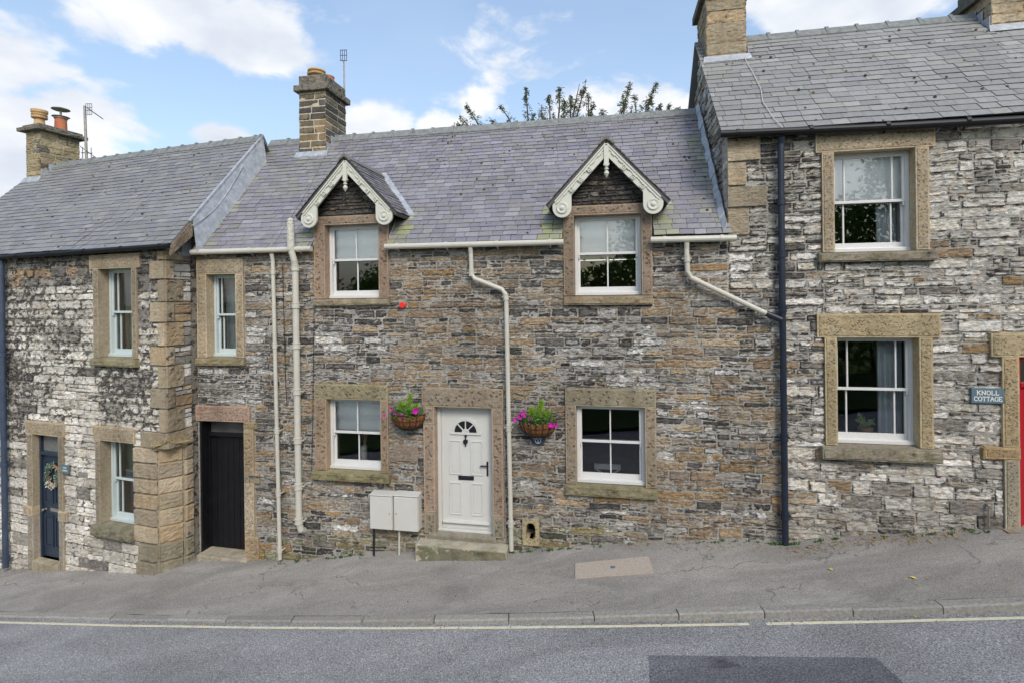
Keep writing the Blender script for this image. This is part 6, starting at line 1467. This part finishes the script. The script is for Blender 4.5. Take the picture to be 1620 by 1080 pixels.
# trees across the road, behind the viewpoint: they are what the window panes reflect
def big_tree(x, y, h, w, seed, lab):
    r = random.Random(seed); z0 = zg(clamp(x, -40, 40), 0)-.2; base = Vector((x, y, z0)); th = thing('roadside_tree', base, lab, 'tree', 'trees across the road')
    qb = MB(); ql = MB(); top = base+Vector((r.uniform(-.4, .4), r.uniform(-.4, .4), h*.8)); qb.tube([base, base.lerp(top, .5)+Vector((.2, .1, 0)), top], [.28, .2, .06], 10)
    cl = []
    for k in range(34):
        t = r.uniform(.12, 1); a = r.uniform(0, 6.28); rad = w*math.sin(min(1, t*1.1)*math.pi*.85+.25)*r.uniform(.4, 1); p = base+Vector((math.cos(a)*rad, math.sin(a)*rad*.7, h*(.1+.9*t))); s_ = base.lerp(top, clamp(t-.1, .1, .95)); qb.tube([s_, s_.lerp(p, .5)+Vector((0, 0, .1)), p], [.06, .04, .015], 5); cl.append((p, r.uniform(.6, 1.1)))
    for k in range(8500):
        c, s_ = r.choice(cl); p = c+Vector((r.gauss(0, .5), r.gauss(0, .5), r.gauss(0, .42)))*s_; d = Vector((r.uniform(-1, 1), r.uniform(-1, 1), r.uniform(-1, 1))).normalized()*r.uniform(.07, .13); e = d.cross(Vector((r.random(), r.random(), r.random()))).normalized()*.06; x_ = clamp(r.random()*.7+.3*nz(p.x, p.y, p.z)+.1, 0, 1)
        ql.add([p-d, p+e, p+d, p-e], [(0, 1, 2, 3)], (x_, x_, x_))
    qb.build('trunk', MT['bark'], th); ql.build('crown', MT['treeleaf'], th)
for k, (x, y, h, w_) in enumerate(((-13, -5.5, 7.5, 2.6), (-8.5, -6, 8.2, 2.8), (-4, -5.4, 7.2, 2.6), (.5, -6.2, 8.0, 2.8), (5, -5.6, 7.6, 2.6), (9.5, -6, 8.6, 2.8), (14, -5.6, 8, 2.6))):
    big_tree(x, y, h, w_, 40+k, 'broad leafy tree across the road, number %s along the verge' % ['one', 'two', 'three', 'four', 'five', 'six', 'seven'][k] if False else ['dark leafy tree at the downhill end across the road', 'tall leafy tree across from the dark blue door', 'short leafy tree across from the black door', 'leafy tree across from the pale door', 'leafy tree across from the right dormer', 'tallest leafy tree across from the red door', 'leafy tree at the uphill end across the road'][k])

th = thing('roadside_hedge', (0, -8.2, 1), 'long overgrown hedge on the bank across the road behind the trees', 'hedge'); q = MB(); r = random.Random(77)
for k in range(30000):
    x = r.uniform(-22, 22); h = 6.2+.9*nz(x*.3, 4)+.5*nz(x*1.1, 8); z = zg(x, 0)-.2+h*r.random()**.8; y = -8+.9*nz(x*.7, z*.7, 3)+r.uniform(-.5, .4)
    d = Vector((r.uniform(-1, 1), r.uniform(-1, 1), r.uniform(-1, 1))).normalized()*r.uniform(.12, .2); e = d.cross(Vector((r.random(), r.random(), r.random()))).normalized()*.10; x_ = clamp(r.random()*.7+.4*nz(x*.8, z*.8, 1)+.15, 0, 1); p = Vector((x, y, z))
    q.add([p-d, p+e, p+d, p-e], [(0, 1, 2, 3)], (x_, x_, x_))
q.build('hedge_foliage', MT['treeleaf'], th); q = MB()
for k in range(22): q.tube([(-21+2*k, -8.4, zg(-21+2*k, 0)-.6), (-20.8+2*k, -8.5, zg(-21+2*k, 0)+3.5)], [.09, .03], 6)
q.build('stems', MT['bark'], th)

# weeds rooted where the wall meets the pavement
q = MB(); r = random.Random(31)
spots = [(1236+r.gauss(0, 14), 862) for _ in range(26)]+[(r.uniform(445, 580), 881) for _ in range(16)]+[(r.uniform(806, 905), 869) for _ in range(18)]+[(r.uniform(1260, 1560), 850) for _ in range(22)]+[(r.uniform(905, 1230), 861) for _ in range(14)]
for px, py in spots:
    u = M.uv(px, py)[0]; b0 = M.P(u, 0, .05+r.uniform(0, .05)); b0.z = zp(b0.x, b0.y)-.005; hh = r.uniform(.02, .07)
    for k in range(r.randint(5, 12)):
        d = Vector((r.gauss(0, .5), r.gauss(0, .3)-.2, 1)).normalized()*hh*r.uniform(.6, 1.3); e = d.cross(Vector((r.uniform(-1, 1), r.uniform(-1, 1), .1))).normalized()*.006; p = b0+Vector((r.gauss(0, .02), r.gauss(0, .008), 0)); x = r.uniform(0, .6)
        q.add([p-e, p+e, p+d*.7+e*1.5, p+d], [(0, 1, 2, 3)], (x, x, x))
q.build('weeds', MT['leafg'], kind='stuff', label='small green weeds and moss along the foot of the walls', cat='weeds')

# thin aerial leads down the slates
q = MB()
def lead_(fr, e, rd, pts, r_=.006):
    P = []
    for px, py in pts: u, n, v = roof_pt(fr, e, rd, px, py); P.append(fr.P(u, v+.035, n+.02))
    q.tube(P, r_, 6)
lead_(M, E_R, R_R, [(1176, 93), (1190, 118), (1203, 145), (1206, 165), (1222, 190), (1237, 207)])
q.build('cable', MT['cream'], hr_)
q = MB(); lead_(M, E_M, R_M, [(516, 246), (490, 300), (462, 345), (432, 392)], .005); q.build('cable', MT['steel'], house)
